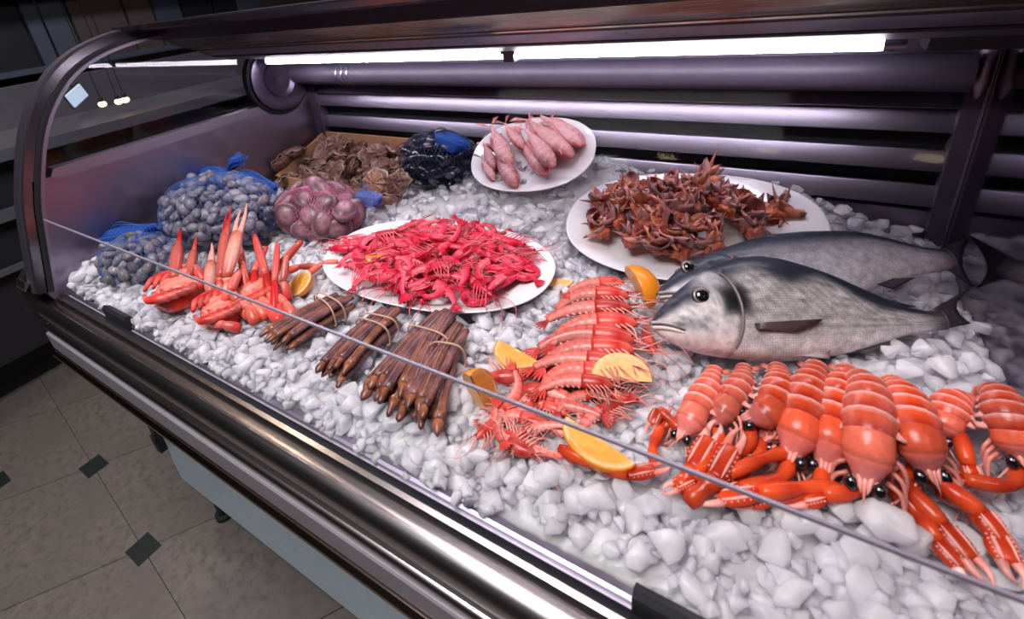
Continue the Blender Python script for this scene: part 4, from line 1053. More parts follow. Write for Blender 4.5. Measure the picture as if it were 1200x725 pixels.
BR = {'N': (-0.1142, 0.5195, 0.824), 'X': (0.874, 0.486, -0.0), 'U': (-0.3839, 0.6904, 0.6131), 'top': [(0.0004, 0.0021), (0.0092, 0.0135), (0.0225, 0.026), (0.0409, 0.0405), (0.0665, 0.0571), (0.0953, 0.0715), (0.1248, 0.0794), (0.1523, 0.0802), (0.1776, 0.0747), (0.2058, 0.0631), (0.2325, 0.0495), (0.2573, 0.0331), (0.2812, 0.0172), (0.3049, 0.0028), (0.3264, -0.0039), (0.3409, -0.0038)], 'bot': [(-0.0004, -0.0021), (0.008, -0.0122), (0.0197, -0.0213), (0.0334, -0.0293), (0.0518, -0.0374), (0.0804, -0.044), (0.1138, -0.0488), (0.1474, -0.0517), (0.1865, -0.0509), (0.2271, -0.0453), (0.2587, -0.0382), (0.2903, -0.0312), (0.3157, -0.0277), (0.3305, -0.0266)], 'marks': [(0.0621, 0.0255), (0.3268, -0.0029), (0.3882, 0.0205), (0.3681, -0.0209), (0.1116, -0.0153), (0.1904, -0.0118), (0.1159, -0.0249), (0.1727, 0.0762), (0.2892, 0.0123), (0.2271, -0.0453), (0.2903, -0.0312), (0.0056, -0.0036), (0.0371, -0.0129)]}
mk = BR['marks']; Lb = BR['top'][-1][0]
def col_bream(s, v, oe, ml):
    v = v + .20 * (1 - v * v)
    rs = np.random.RandomState(3)
    c = np.zeros(s.shape + (3,)) + np.array((.50, .47, .46))
    st = .5 + .5 * np.sin(v * 34 + np.sin(s * 40) * .6)
    mott = np.sin(s * 110 + v * 6) * np.sin(s * 57 + v * 19) 
    k = np.clip(.62 * st * smooth((v + .75) * 1.6) + .34 * mott * smooth((v + .6)), 0, .85)[..., None] * smooth((s - .22) * 6)[..., None]
    c = c * (1 - k) + np.array((.11, .09, .085)) * k
    d = smooth((v - .42 - .12 * np.sin(s * 22) + .22 * smooth((s - .55) * 2.5)) * 2.6)[..., None]; c = c * (1 - d) + np.array((.016, .018, .032)) * d
    b = smooth((-v - .42) * 2.4)[..., None]; c = c * (1 - b) + np.array((.72, .67, .66)) * b
    # head: bright silver cheek, dark brow and snout, pink throat
    h = smooth((oe - s) / .02)[..., None]
    hc = np.zeros(s.shape + (3,)) + np.array((.66, .61, .60))
    hc = lerp(hc, np.array((.035, .035, .05)), 0) * 1
    dk = (smooth((v - .25) * 2.2) * (1 - .45 * smooth((s - .14) * 14)))[..., None]; hc = hc * (1 - dk) + np.array((.03, .032, .05)) * dk
    sh = (.70 * np.exp(-((s - .12) / .06) ** 2 - ((v + .10) / .26) ** 2) + .35 * (np.sin(s * 95 + v * 7) * np.sin(v * 13 + s * 30) > .35) * (v > -.4))[..., None]; hc = hc * (1 - sh) + np.array((.13, .13, .15)) * sh
    pk = smooth((-v - .35) * 3)[..., None] * .8; hc = hc * (1 - pk) + np.array((.78, .62, .60)) * pk
    c = c * (1 - h) + hc * h
    bl = (np.exp(-(((s - oe + .012) / .058) ** 6) - (((v - .27) / .36) ** 6)))[..., None]; c = c * (1 - bl) + np.array((.006, .006, .008)) * bl
    e = np.exp(-((s - oe) / .006) ** 2)[..., None] * .55; c = c * (1 - e) + np.array((.12, .10, .10)) * e
    td = smooth((s - .90) * 11)[..., None] * .9; c = c * (1 - td) + np.array((.045, .04, .045)) * td
    m_ = np.clip(-ml / .0035, 0, 1)[..., None] * .8; c = c * (1 - m_) + np.array((.06, .05, .05)) * m_
    return c
zt = .0
big_fish('sea_bream', 'gilded grey sea bream with a black shoulder spot lying nearest the langoustines', BR, Lb,
         [(0, .004), (.04, .013), (.12, .024), (.25, .032), (.42, .034), (.6, .026), (.8, .014), (.93, .0085), (1, .0075)], col_bream, (120, 62), (.240, .060),
         [('tail_fin', [((Lb - .012, lerp(BR['top'][-1], BR['bot'][-1], k)[1], 0), tuple(lerp(mk[2], mk[3], k) + np.array((-.016 * math.sin(PI * k), 0))) + (0.0,)) for k in np.linspace(0, 1, 13)], (.035, .03, .035), .0018),
          ('dorsal_fin', seq((.33 * Lb, interp(BR['top'], .33 * Lb) - .003), (.88 * Lb, interp(BR['top'], .88 * Lb) - .002), 17, (.37 * Lb, interp(BR['top'], .37 * Lb) + .004), (.93 * Lb, interp(BR['top'], .93 * Lb) + .003)), (.03, .03, .045), .0016),
          ('pectoral_fin', seq((mk[4][0], mk[4][1] + .003), (mk[4][0], mk[4][1] - .004), 11, mk[5], (mk[5][0] - .035, mk[5][1] - .013), .004, .0345, -.004), (.085, .05, .05), .0014),
          ('pelvic_fin', seq((mk[6][0] + .02, interp(BR['bot'], mk[6][0] + .02) + .004), (mk[6][0] + .04, interp(BR['bot'], mk[6][0] + .04) + .004), 6, (mk[6][0] + .08, interp(BR['bot'], mk[6][0] + .08) + .006), (mk[6][0] + .075, interp(BR['bot'], mk[6][0] + .08) - .004), 0, .012), (.42, .36, .34), .0014),
          ('anal_fin', seq((.66 * Lb, interp(BR['bot'], .66 * Lb) + .003), (.85 * Lb, interp(BR['bot'], .85 * Lb) + .003), 9, (.70 * Lb, interp(BR['bot'], .7 * Lb) - .006), (.89 * Lb, interp(BR['bot'], .89 * Lb) - .003)), (.10, .09, .09), .0014)],
         (mk[0][0], mk[0][1], .0122), (-.12, -.42, .115), None)
BA = {'N': (-0.1193, 0.5778, 0.828), 'X': (0.8215, 0.5703, 0.0), 'U': (-0.4641, 0.6686, 0.581), 'top': [(0.0011, 0.0035), (0.0176, 0.0186), (0.033, 0.0292), (0.0482, 0.0386), (0.0647, 0.0442), (0.0893, 0.0514), (0.1132, 0.0561), (0.1493, 0.0632), (0.1877, 0.066), (0.2307, 0.0648), (0.2721, 0.0603), (0.3058, 0.0535), (0.3361, 0.0412), (0.3644, 0.0266), (0.3888, 0.0166), (0.4066, 0.0142)], 'bot': [(-0.0007, -0.0023), (0.0129, -0.0149), (0.0266, -0.0261), (0.0558, -0.0414), (0.0967, -0.0535), (0.14, -0.0579), (0.1872, -0.0538), (0.2326, -0.0425), (0.2658, -0.0339), (0.2935, -0.0256), (0.3324, -0.0186), (0.3629, -0.0166), (0.3885, -0.0151)], 'marks': [(0.0488, 0.0296), (0.3888, 0.0166), (0.4544, 0.0286), (0.4115, -0.0413), (0.2935, -0.0256), (0.3257, -0.0263), (0.2059, 0.0648), (0.3058, 0.0535), (0.0019, -0.0015), (0.0319, -0.0102)]}
mk = BA['marks']; La = BA['top'][-1][0]
def col_bass(s, v, oe, ml):
    v = v + .18 * (1 - v * v)
    c = np.zeros(s.shape + (3,)) + np.array((.56, .52, .55))
    g_ = smooth((v + .35) * 1.1)[..., None] * .62; c = c * (1 - g_) + np.array((.26, .25, .30)) * g_
    d = smooth((v - .45) * 2.6)[..., None]; c = c * (1 - d) + np.array((.022, .028, .045)) * d
    ll = (np.exp(-((v - .50) / .035) ** 2) * smooth((s - .26) * 20))[..., None] * .7; c = c * (1 - ll) + np.array((.02, .02, .03)) * ll
    b = smooth((-v - .5) * 2.4)[..., None]; c = c * (1 - b) + np.array((.72, .66, .69)) * b
    p = (smooth((s - .8) * 5) * smooth((.3 - v) * 2) * .45)[..., None]; c = c * (1 - p) + np.array((.62, .36, .42)) * p
    h = smooth((oe - s) / .02)[..., None]
    hc = np.zeros(s.shape + (3,)) + np.array((.52, .50, .54))
    dk = smooth((v - .22) * 2.4)[..., None]; hc = hc * (1 - dk) + np.array((.025, .03, .045)) * dk
    c = c * (1 - h) + hc * h
    e = np.exp(-((s - oe) / .008) ** 2)[..., None] * .6; c = c * (1 - e) + np.array((.05, .05, .06)) * e
    td = smooth((s - .92) * 12)[..., None] * .9; c = c * (1 - td) + np.array((.04, .035, .045)) * td
    m_ = np.clip(-ml / .0035, 0, 1)[..., None] * .8; c = c * (1 - m_) + np.array((.06, .05, .06)) * m_
    return c
big_fish('sea_bass', 'slender blue-backed silver sea bass lying behind the bream', BA, La,
         [(0, .004), (.05, .012), (.15, .022), (.3, .028), (.5, .029), (.7, .021), (.88, .011), (1, .008)], col_bass, (140, 74), (.225, .055),
         [('tail_fin', [((La - .012, lerp(BA['top'][-1], BA['bot'][-1], k)[1], 0), tuple(lerp(mk[2], mk[3], k) + np.array((-.014 * math.sin(PI * k), 0))) + (0.0,)) for k in np.linspace(0, 1, 13)], (.03, .028, .035), .0018),
          ('dorsal_fin', seq((.40 * La, interp(BA['top'], .40 * La) - .003), (.70 * La, interp(BA['top'], .70 * La) - .002), 13, (.44 * La, interp(BA['top'], .44 * La) + .004), (.75 * La, interp(BA['top'], .75 * La) + .002)), (.03, .032, .045), .0016),
          ('anal_fin', seq((.70 * La, interp(BA['bot'], .70 * La) + .004), (.76 * La, interp(BA['bot'], .76 * La) + .003), 7, (.74 * La, interp(BA['bot'], .74 * La) - .010), (.83 * La, interp(BA['bot'], .83 * La) - .004), 0, .010), (.03, .025, .035), .0014),
          ('pectoral_fin', seq((.25 * La, mk[9][1] + .010), (.25 * La, mk[9][1] - .005), 7, (.40 * La, mk[9][1] + .004), (.37 * La, mk[9][1] - .010), .004, .030, -.003), (.12, .10, .11), .0014)],
         (mk[0][0], mk[0][1], .0108), (-.05, -.32, .10), None)

# ------------------------------------------------------------------ small pink fish on the back platter
def small_fish(seed, red):
    t = thing('pink_fish', 'pink fish', 'fish')
    L = .125; n = 26; u = np.linspace(0, 1, n)   # head at +x
    x = (u - .5) * L
    hh = L * np.interp(u, [0, .10, .22, .40, .58, .74, .86, .94, 1], [.030, .034, .062, .105, .135, .138, .118, .085, .035])
    w = hh * np.interp(u, [0, .3, .8, 1], [.6, .75, .92, .95])
    rs = np.random.RandomState(seed)
    mid = np.array([lerp((.66, .24, .25), (.46, .06, .07), red * (.45 + .25 * k)) for k in u])
    g = G(); g.sweep(np.c_[x, .012 * L * np.sin(u * 3 + seed), 0 * x], hh, w, n=14, up=(0, 0, 1), c=mid)
    C = g.C[0].reshape(n, 14, 4); a = np.linspace(0, 2 * PI, 14, endpoint=False)
    hd_ = smooth((u - .82) * 9)[:, None] * .6
    C[:, :, :3] *= (1 - .6 * np.exp(-((u - .775) / .020) ** 2))[:, None, None]
    for j in range(14):
        C[:, j, :3] = C[:, j, :3] * (1 - hd_) + np.array((.50, .07, .06)) * hd_
        k = smooth((np.sin(a[j]) - .25 + .25 * math.sin(seed)) * 2.0) * .85 * (1 - hd_ * .6); k = k * (1 - .8 * np.exp(-((u - .775) / .022) ** 2))[:, None]; C[:, j, :3] = C[:, j, :3] * (1 - k) + np.array((.70, .40, .40)) * k
        k = smooth((.25 - np.sin(a[j])) * 2) * .6; C[:, j, :3] = C[:, j, :3] * (1 - k) + np.array((.42, .06, .07)) * k
    g.build('body', BLOTCH, t)
    g = G()
    for sd in (-1, 1):
        P = np.array([[(-.5 * L + .01 * L - k * .20 * L, sd * (k * .11 + j * .10 * k) * L, 0) for k in np.linspace(0, 1, 5)] for j in np.linspace(0, 1, 4)])
        g.sheet(P, .0012, c=(.56, .20, .20))
    g.build('tail_fin', WET, t)
    g = G()
    P = np.array([[( (.18 - .42 * k - j * .06) * L, (.100 + .05 * j * math.sin(PI * k) - .03 * k) * L, 0) for k in np.linspace(0, 1, 7)] for j in np.linspace(0, 1, 3)])
    g.sheet(P, .0012, c=(.56, .16, .16)); P2 = P * (1, -1, 1); g.sheet(P2[::-1], .0012, c=(.58, .18, .18)); g.build('fins', WET, t)
    for sd in (-1, 1):
        e = G().blob((.375 * L, sd * .082 * L, .060 * L), (.030 * L, .016 * L, .028 * L), 6, 10, c=(.60, .34, .28)).build('eye', GLOSSB, t)
        G().blob((.377 * L, sd * .094 * L, .066 * L), (.018 * L, .010 * L, .017 * L), 5, 8).build('pupil', EYE, e)
    g = G(); g.sweep(catmull([(.47 * L, -.01 * L, .04 * L), (.505 * L, -.018 * L, 0), (.47 * L, -.01 * L, -.04 * L)], 4), .006 * L, n=5, c=(.45, .1, .1)); g.build('lips', WET, t)
    return Proto(t)
SFP = [small_fish(1, .35), small_fish(4, .7), small_fish(7, 1.0)]
# along the steep platter: (x, y, height, direction, size, kind)
rot3 = PL3.rotation_euler.to_matrix()
FISHSPOTS = [
 (-.075, .022, .020, -.95, 1.0, 0, 'longest pale fish on the back platter, its tail over the rim by the mussels'),
 (-.048, .050, .018, -.85, .72, 1, 'short pink fish behind the longest one, nearest the back louvres'),
 (-.103, .003, .014, -.95, .62, 0, 'small white-bellied fish at the mussel end of the back platter'),
 (-.098, -.030, .013, -.9, .58, 0, 'smallest white fish at the mussel end of the back platter, in front of its twin'),
 (-.052, -.028, .016, -.95, .95, 1, 'red-bellied fish lying along the front of the longest pale fish'),
 (.008, -.006, .016, -.85, .90, 1, 'red-sided fish in the middle of the back platter'),
 (.028, .004, .034, -.85, .95, 0, 'pale-backed fish lying on top in the middle of the back platter'),
 (.040, .036, .022, -.72, 1.15, 1, 'long pink fish reaching across to the far rim of the back platter'),
 (.062, .056, .018, -.62, 1.0, 2, 'deep red fish at the back edge of the steep platter'),
 (.080, .036, .030, -.70, .72, 2, 'short red fish lying on top near the far rim of the back platter'),
 (.000, .052, .016, -1.0, .55, 2, 'small red-headed fish in the middle at the back of the steep platter'),
]
for x, y, z, a, sc, k, lab in FISHSPOTS:
    q = (rot3 @ (Euler((0, 0, a)).to_matrix() @ Euler((R.uniform(-.5, .5), 0, 0)).to_matrix())).to_euler()
    SFP[k].put(onplate(PL3, x, y, z + .003), q, sc * 1.1, label=lab, group='small pink fish on the back platter')

# ------------------------------------------------------------------ spiny red shellfish
def spiny(seed):
    rs = np.random.RandomState(seed)
    t = thing('spiny_shellfish', 'spiny shellfish', 'shellfish')
    ph = rs.uniform(0, 6, 6)
    ca, cb, cc = [(.27, .038, .036), (.34, .07, .055), (.20, .045, .062), (.44, .10, .035)][seed % 4], (.56, .14, .06), (.58, .28, .26)
    def fn(D): return 1 + .25 * np.sin(5 * D[..., 0] + ph[0]) * np.sin(6 * D[..., 1] + ph[1]) + .18 * np.sin(11 * D[..., 2] + ph[2]) * np.sin(9 * D[..., 0] + ph[3])
    g = G(); g.blob((0, 0, 0), (.022, .015, .013), 10, 16, c=lambda D: lerp(ca, cb, 0) + (np.array(cb) - np.array(ca)) * (.5 + .5 * np.sin(8 * D[..., :1] + 6 * D[..., 1:2] + ph[4])), fn=fn)
    g.build('shell', ROUGH, t)
    for k in range(6):
        a = k / 6 * 2 * PI + rs.uniform(-.4, .4); el = rs.uniform(.0, 1.0); ln = rs.uniform(.020, .034)
        d = np.array([math.cos(a) * math.cos(el), math.sin(a) * math.cos(el), math.sin(el)]); s_ = nrm(np.cross(d, (rs.uniform(-.4, .4), rs.uniform(-.4, .4), 1))); nn = np.cross(s_, d)
        P = np.zeros((6, 5, 3)); 
        for i, u in enumerate(np.linspace(0, 1, 6)):
            wd = .011 * (.55 + .9 * math.sin(PI * min(1, u * .72 + .16)) - .9 * u ** 3)
            for j, v in enumerate(np.linspace(-1, 1, 5)):
                tip = 1 + .16 * ((j % 2) * 2 - 1) * (u > .85)
                P[i, j] = d * (.008 + ln * u * tip) + s_ * wd * v + nn * (.008 * u * u + .006 * v * v * (1 - u * .3)) * rs.uniform(.9, 1.1)
        c0 = [ca, cb, cc, lerp(ca, cc, .5), (.08, .025, .035), lerp(cb, (.65, .22, .05), .5)][rs.randint(6)]
        C = np.array([[lerp(c0, lerp(cc, c0, .4), abs(v) * .7 + .3 * u) for v in np.linspace(-1, 1, 5)] for u in np.linspace(0, 1, 6)])
        G().sheet(P, .0013, c=C).build('frill', WET, t)
    g = G()
    for k in range(5):
        a = rs.uniform(0, 6.28); el = rs.uniform(.1, 1.2); d = np.array([math.cos(a) * math.cos(el), math.sin(a) * math.cos(el), math.sin(el)]); b = nrm(rs.normal(size=3)) * .004
        g.sweep([d * .010, d * .022 + b, d * rs.uniform(.030, .042) + b * 2], [.0042, .0024, .0004], n=6, c=np.array([cb, cc, ca]))
    g.build('spines', WET, t)
    return Proto(t)
SPP = [spiny(i) for i in range(6)]
k = 0
SL = 'spiny reddish-brown frilled shellfish piled on the platter beside the bass'
for ring, cnt in ((.86, 15), (.58, 12), (.30, 7), (.06, 2)):
    for i in range(cnt):
        a = i / cnt * 2 * PI + R.uniform(-.15, .15); rr = ring + R.uniform(-.07, .05)
        x = rr * .150 * math.cos(a) - .022; y = rr * .088 * math.sin(a) + .004
        if x > .10: y *= .7
        SPP[k % 6].put(onplate(PL2, x, y, .016 + .030 * (1 - rr ** 2) + R.uniform(0, .008)), (R.uniform(-.6, .9), R.uniform(-.5, .5), R.uniform(0, 6.28)), R.uniform(.85, 1.15), label=SL, group='spiny shellfish on the platter'); k += 1
for i, (p, s, lab) in enumerate((((0.0128, 0.86, 0.8376), 1.25, 'orange-brown frilled shellfish lying apart at the bare end of the platter beside the bass'), ((-0.1108, 0.9, 0.8679), 1.15, 'tall spiny shellfish whose long spike stands highest at the back of its platter'))):
    o = SPP[(3, 2)[i]].put((p[0], p[1], p[2]), (.5, .2, 1.1 + i), s, label=lab, group='spiny shellfish on the platter')
    if i == 1:
        G().sweep(catmull([(0, 0, .01), (.002, .004, .035), (-.006, .008, .060)], 5), np.linspace(.004, .0005, 11), n=6, c=(.5, .16, .14)).build('long_spine', WET, o)

# ------------------------------------------------------------------ oysters in a wooden crate
CX0, CX1, CY0, CY1, CZ = -1.195, -.800, .765, .965, W(-.535)
crate = thing('wooden_crate', 'thin wooden crate full of oysters in the back corner of the counter', 'crate', ((CX0 + CX1) / 2, (CY0 + CY1) / 2, CZ))
def cr(lo, hi, nm):
    c = np.array([(CX0 + CX1) / 2, (CY0 + CY1) / 2, CZ])
    return G().box(np.array(lo) - c, np.array(hi) - c).build(nm, WOOD, crate, smooth=False)
zt1, zt0 = W(-.372), W(-.440)
cr((CX0, CY1 - .008, CZ), (CX1, CY1, zt1), 'back_board'); cr((CX0, CY0, CZ), (CX1, CY0 + .008, zt0), 'front_board')
for x in (CX0, CX1 - .008):
    o = G().prism([(CY0, CZ), (CY1, CZ), (CY1, zt1), (CY0, zt0)], 0, .008); o = o.build('end_board', WOOD, crate, loc=(x - (CX0 + CX1) / 2, -(CY0 + CY1) / 2, -CZ), smooth=False)
cr((CX0, CY0, CZ), (CX1, CY1, CZ + .006), 'bottom_board')
def oyster(seed):
    rs = np.random.RandomState(seed); ph = rs.uniform(0, 6.28, 8)
    t = thing('oyster', 'oyster', 'oyster')
    for nm, sg_, dep in (('cupped_valve', -1, .017), ('flat_valve', 1, .010)):
        na, nr = 26, 8
        P = np.zeros((nr + 1, na, 3)); C = np.zeros((nr + 1, na, 3))
        for i in range(nr + 1):
            u = i / nr
            for j in range(na):
                a = j / na * 2 * PI
                edge = 1 + .10 * math.sin(5 * a + ph[0]) + .07 * math.sin(9 * a + ph[1]) + .05 * math.sin(15 * a + ph[2])
                r = u * (1 + (edge - 1) * u)
                fl_ = (u * 5 + .2 * math.sin(3 * a + ph[3])) % 1
                z = sg_ * (dep * (1 - u ** 2.2) + .0035 * fl_ * (u > .1) + .003 * math.sin(7 * a + ph[4]) * u) + .0012 * sg_
                P[i, j] = (r * .036 * math.cos(a) + .004 * u, r * .027 * math.sin(a), z)
                C[i, j] = lerp(lerp((.030, .011, .010), (.27, .098, .066), fl_), (.52, .36, .29), (.7 if u > .93 else .16 * abs(math.sin(4 * a + ph[5]))))
        G().grid(P, C, wrap=True, flip=(sg_ < 0)).build(nm, ROUGH, t)
    g = G(); a = np.linspace(0, 2 * PI, 27)
    e = 1 + .10 * np.sin(5 * a + ph[0]) + .07 * np.sin(9 * a + ph[1]) + .05 * np.sin(15 * a + ph[2])
    g.sweep(np.c_[e * .0355 * np.cos(a) + .004, e * .0265 * np.sin(a), .002 * np.sin(7 * a + ph[4])], .0024, .0017, n=5, c=(.34, .22, .17), cap=False); g.build('lip', ROUGH, t)
    return Proto(t)
OYP = [oyster(i) for i in range(5)]
OL = 'brown rough oyster heaped in the wooden crate'
k = 0
for layer in range(3):
    for ix in range(8):
        for iy in range(5):
            x = CX0 + .036 + ix * .0465 + R.uniform(-.009, .009) + (.02 if iy % 2 else 0); y = CY0 + .030 + iy * .036 + R.uniform(-.007, .007)
            if x > CX1 - .03: x = CX1 - .03
            if layer == 2 and not (0 < ix < 7 and 0 < iy < 4): continue
            if layer == 0 and (iy > 1): continue
            fy = (y - CY0) / (CY1 - CY0)
            z = zt0 - .022 + fy * (zt1 - zt0) + (layer - 1) * .018 + R.uniform(-.004, .006)
            OYP[k % 5].put((x, y, z), (R.uniform(.05, 1.05), R.uniform(-.7, .7), R.uniform(0, 6.28)), R.uniform(.72, 1.05), label=OL, group='oysters in the crate'); k += 1
# the pale ruffled one at the front and those hanging over the end
p = (-0.8169, 0.775, 0.8256)
t = thing('oyster', 'large pale ruffled oyster facing out at the front corner of the crate', 'oyster', p, 0, 'oysters in the crate')
t.rotation_euler = (1.05, .1, .25)
na = 40; a = np.linspace(0, 2 * PI, na, endpoint=False)
for nm, rr_, zz, c0, c1 in (('lower_valve', 1.0, 0.0, (.48, .34, .26), (.66, .50, .40)), ('upper_valve', .78, .010, (.28, .12, .08), (.44, .21, .14))):
    P = np.array([[(u * rr_ * .036 * (1 + .07 * u * math.sin(9 * b)) * math.cos(b), u * rr_ * .040 * (1 + .07 * u * math.sin(7 * b + 1)) * math.sin(b), zz + .006 * (1 - u ** 2) * (1 if zz else -2) + .003 * u * math.sin(11 * b)) for b in a] for u in np.linspace(0, 1, 9)])
    C = np.array([[lerp(c0, c1, .5 + .5 * math.sin(u * 20 + 3 * b)) for b in a] for u in np.linspace(0, 1, 9)])
    G().sheet(np.concatenate([P, P[:, :1]], 1), .003, c=np.concatenate([C, C[:, :1]], 1)).build(nm, ROUGH, t)
for i, (p, rx_) in enumerate([((-1.2008, 0.8, 0.8365), 0.9), ((-1.1662, 0.775, 0.798), 0.7), ((-1.0433, 0.77, 0.8267), 1.0), ((-0.9286, 0.765, 0.8183), 1.0), ((-1.0663, 0.76, 0.7784), 0.8), ((-0.9513, 0.78, 0.8448), 0.7), ((-0.7545, 0.78, 0.8335), 1.1), ((-1.1871, 0.84, 0.8545), 0.3), ((-0.7779, 0.765, 0.7925), 0.9)]):
    OYP[i % 5].put(p, (rx_, R.uniform(-.5, .5), R.uniform(0, 6.28)), 1.0, label='brown rough oyster leaning over the front edge of the wooden crate', group='oysters over the crate edge')

# ------------------------------------------------------------------ netted shellfish
def net_bag(name, label, ce, rad, mat, seed, nu=26, nv=44, th=.0011, lump=.06, zc=0.0, strands='net'):
    rs = np.random.RandomState(seed); ph = rs.uniform(0, 6.28, 6)
    t = thing(name, label, 'net bag', (ce[0], ce[1], ce[2]))
    bm = bmesh.new()
    th_ = np.linspace(.10, PI - .45, nu); pv = np.linspace(0, 2 * PI, nv, endpoint=False)
    grid = []
    for i, a in enumerate(th_):
        row = []
        for j, b in enumerate(pv):
            b2 = b + (i % 2) * PI / nv
            D = np.array([math.sin(a) * math.cos(b2), math.sin(a) * math.sin(b2), math.cos(a)])
            k = 1 + lump * (math.sin(4 * b2 + ph[0]) * math.sin(3 * a + ph[1]) + .6 * math.sin(9 * b2 + ph[2]) * math.sin(6 * a + ph[3]))
            z = D[2] * rad[2] * k
            row.append(bm.verts.new((D[0] * rad[0] * k, D[1] * rad[1] * k, z)))
        grid.append(row)
    E = set()
    for i in range(nu - 1):
        for j in range(nv):
            a, b = (j, (j - 1) % nv) if i % 2 == 0 else (j, (j + 1) % nv)
            E.add((i, j, i + 1, a)); E.add((i, j, i + 1, b))
    g = G()
    segs = [(np.array(grid[i][j].co), np.array(grid[p][q].co)) for i, j, p, q in E]
    bm.free()
    for p, q in segs:
        d = nrm(q - p); s_ = nrm(np.cross(d, p)); u_ = np.cross(s_, d); w = th / 2
        g.add([p + s_ * w, p - s_ * w * .5 + u_ * w * .87, p - s_ * w * .5 - u_ * w * .87, q + s_ * w, q - s_ * w * .5 + u_ * w * .87, q - s_ * w * .5 - u_ * w * .87], [(0, 3, 4, 1), (1, 4, 5, 2), (2, 5, 3, 0)])
    g.build('net', mat, t)
    return t
def tie(t, p, pts, mat, w, seed, name='gathered_tie', folds=7):
    """bunched plastic: a pleated sheet from the knot outwards"""
    rs = np.random.RandomState(seed); G_ = G()
    for lay in range(3):
        tie_layer(G_, t, np.array(pts) + rs.normal(size=(len(pts), 3)) * .0035, w, rs, folds)
    G_.build(name, mat, t)
    gs_ = G()
    for k in range(16):
        q = catmull(np.array(pts) + rs.normal(size=(len(pts), 3)) * np.interp(np.linspace(0, 1, len(pts)), np.linspace(0, 1, len(w)), w)[:, None] * .55, 5) - np.array(t.location)
        gs_.sweep(q, .0008, n=4)
    o = gs_.build('gathered_strands', mat if mat in (NET_RED,) else NET_BLUE, t)
def tie_layer(G_, t, pts, w, rs, folds):
    q = catmull(pts, 6); m = len(q)
    T = nrm(np.gradient(q, axis=0)); S = nrm(np.cross(T, (0.1, .2, 1)))
    U = np.cross(S, T); nn = folds * 4
    wd = np.interp(np.linspace(0, 1, m), np.linspace(0, 1, len(w)), w)
    P = np.zeros((m, nn, 3))
    for j in range(nn):
        v = j / (nn - 1) * 2 - 1
        P[:, j] = q + S * (wd * v)[:, None] + U * (wd * .55 * math.sin(j * PI / 2 + rs.uniform(-.5, .5)))[:, None]
    G_.grid(P - np.array(t.location))

# mussels, black in a navy net
mc = np.array([-.700, .885, W(-.392)])
mb = net_bag('mussel_net', 'navy net bag of black mussels between the oyster crate and the pink fish', mc, (.108, .085, .072), NET_DARK, 5, 22, 52, .0010, .03)
tie(mb, None, [(-0.7197, 0.9, 0.9167), (-0.6668, 0.875, 0.9156), (-0.6149, 0.86, 0.9079)], FILM_BLUE, [.014, .026, .020], 1)
def mussel():
    g = G(); n = 14; u = np.linspace(0, 1, n)
    w = .017 * np.sin(u ** .75 * PI * .93 + .06) ** .8; h = w * .62
    x = (u - .5) * .066
    g.sweep(np.c_[x, .006 * np.sin(u * PI), 0 * x], w, h, n=12, c=np.array([lerp((.10, .09, .12), (.010, .011, .020), smooth(k * 3)) for k in u]))
    g.sweep(np.c_[x, .006 * np.sin(u * PI) + w * .98, 0 * x], .0007, n=4, c=(.30, .27, .26))
    o = g.build('mussel', GLOSSB); return tag(o, 'glossy black mussel inside the navy net bag', 'mussel', 'mussels in the net bag')
mu = Proto(mussel())
for layer, cnt, rr, zz in ((0, 17, .88, -.036), (1, 20, .94, -.004), (2, 17, .82, .026), (3, 12, .58, .047), (4, 6, .26, .058)):
    for i in range(cnt):
        a = i / cnt * 2 * PI + layer * .3 + R.uniform(-.1, .1)
        mu.put((mc[0] + .094 * rr * math.cos(a), mc[1] + .072 * rr * math.sin(a), mc[2] + zz), (R.uniform(-.7, .7), R.uniform(-.5, .6), a + PI / 2 + R.uniform(-.6, .6)), R.uniform(.85, 1.15))

# clams
def clam(r, c1, c2, nm, label, group, rid=11):
    P = []; C = []
    th = np.linspace(0, PI, 11); n = 18
    for i, t_ in enumerate(th):
        row = []; rc = []
        for j in range(n):
            b = j / n * 2 * PI
            D = np.array([math.sin(t_) * math.cos(b), math.sin(t_) * math.sin(b), math.cos(t_)])
            k = 1 + .03 * math.cos(2 * b) - .10 * max(0, math.cos(b)) ** 6 * -1
            seam = .80 + .20 * abs(D[2]) ** .5
            ridge = 1 + .018 * math.sin(rid * t_ * 2)
            row.append((D[0] * r * k * ridge, D[1] * r * .82 * ridge, D[2] * r * .56 * (1 if abs(D[2]) > .06 else .8)))
            rc.append(lerp(c1, c2, .5 + .5 * math.sin(t_ * rid * 1.7)) * (.55 if abs(D[2]) < .15 else 1))
        P.append(row); C.append(rc)
    o = G().grid(P, np.array(C), wrap=True).build(nm, SHELL)
    return Proto(tag(o, label, 'clam', group))
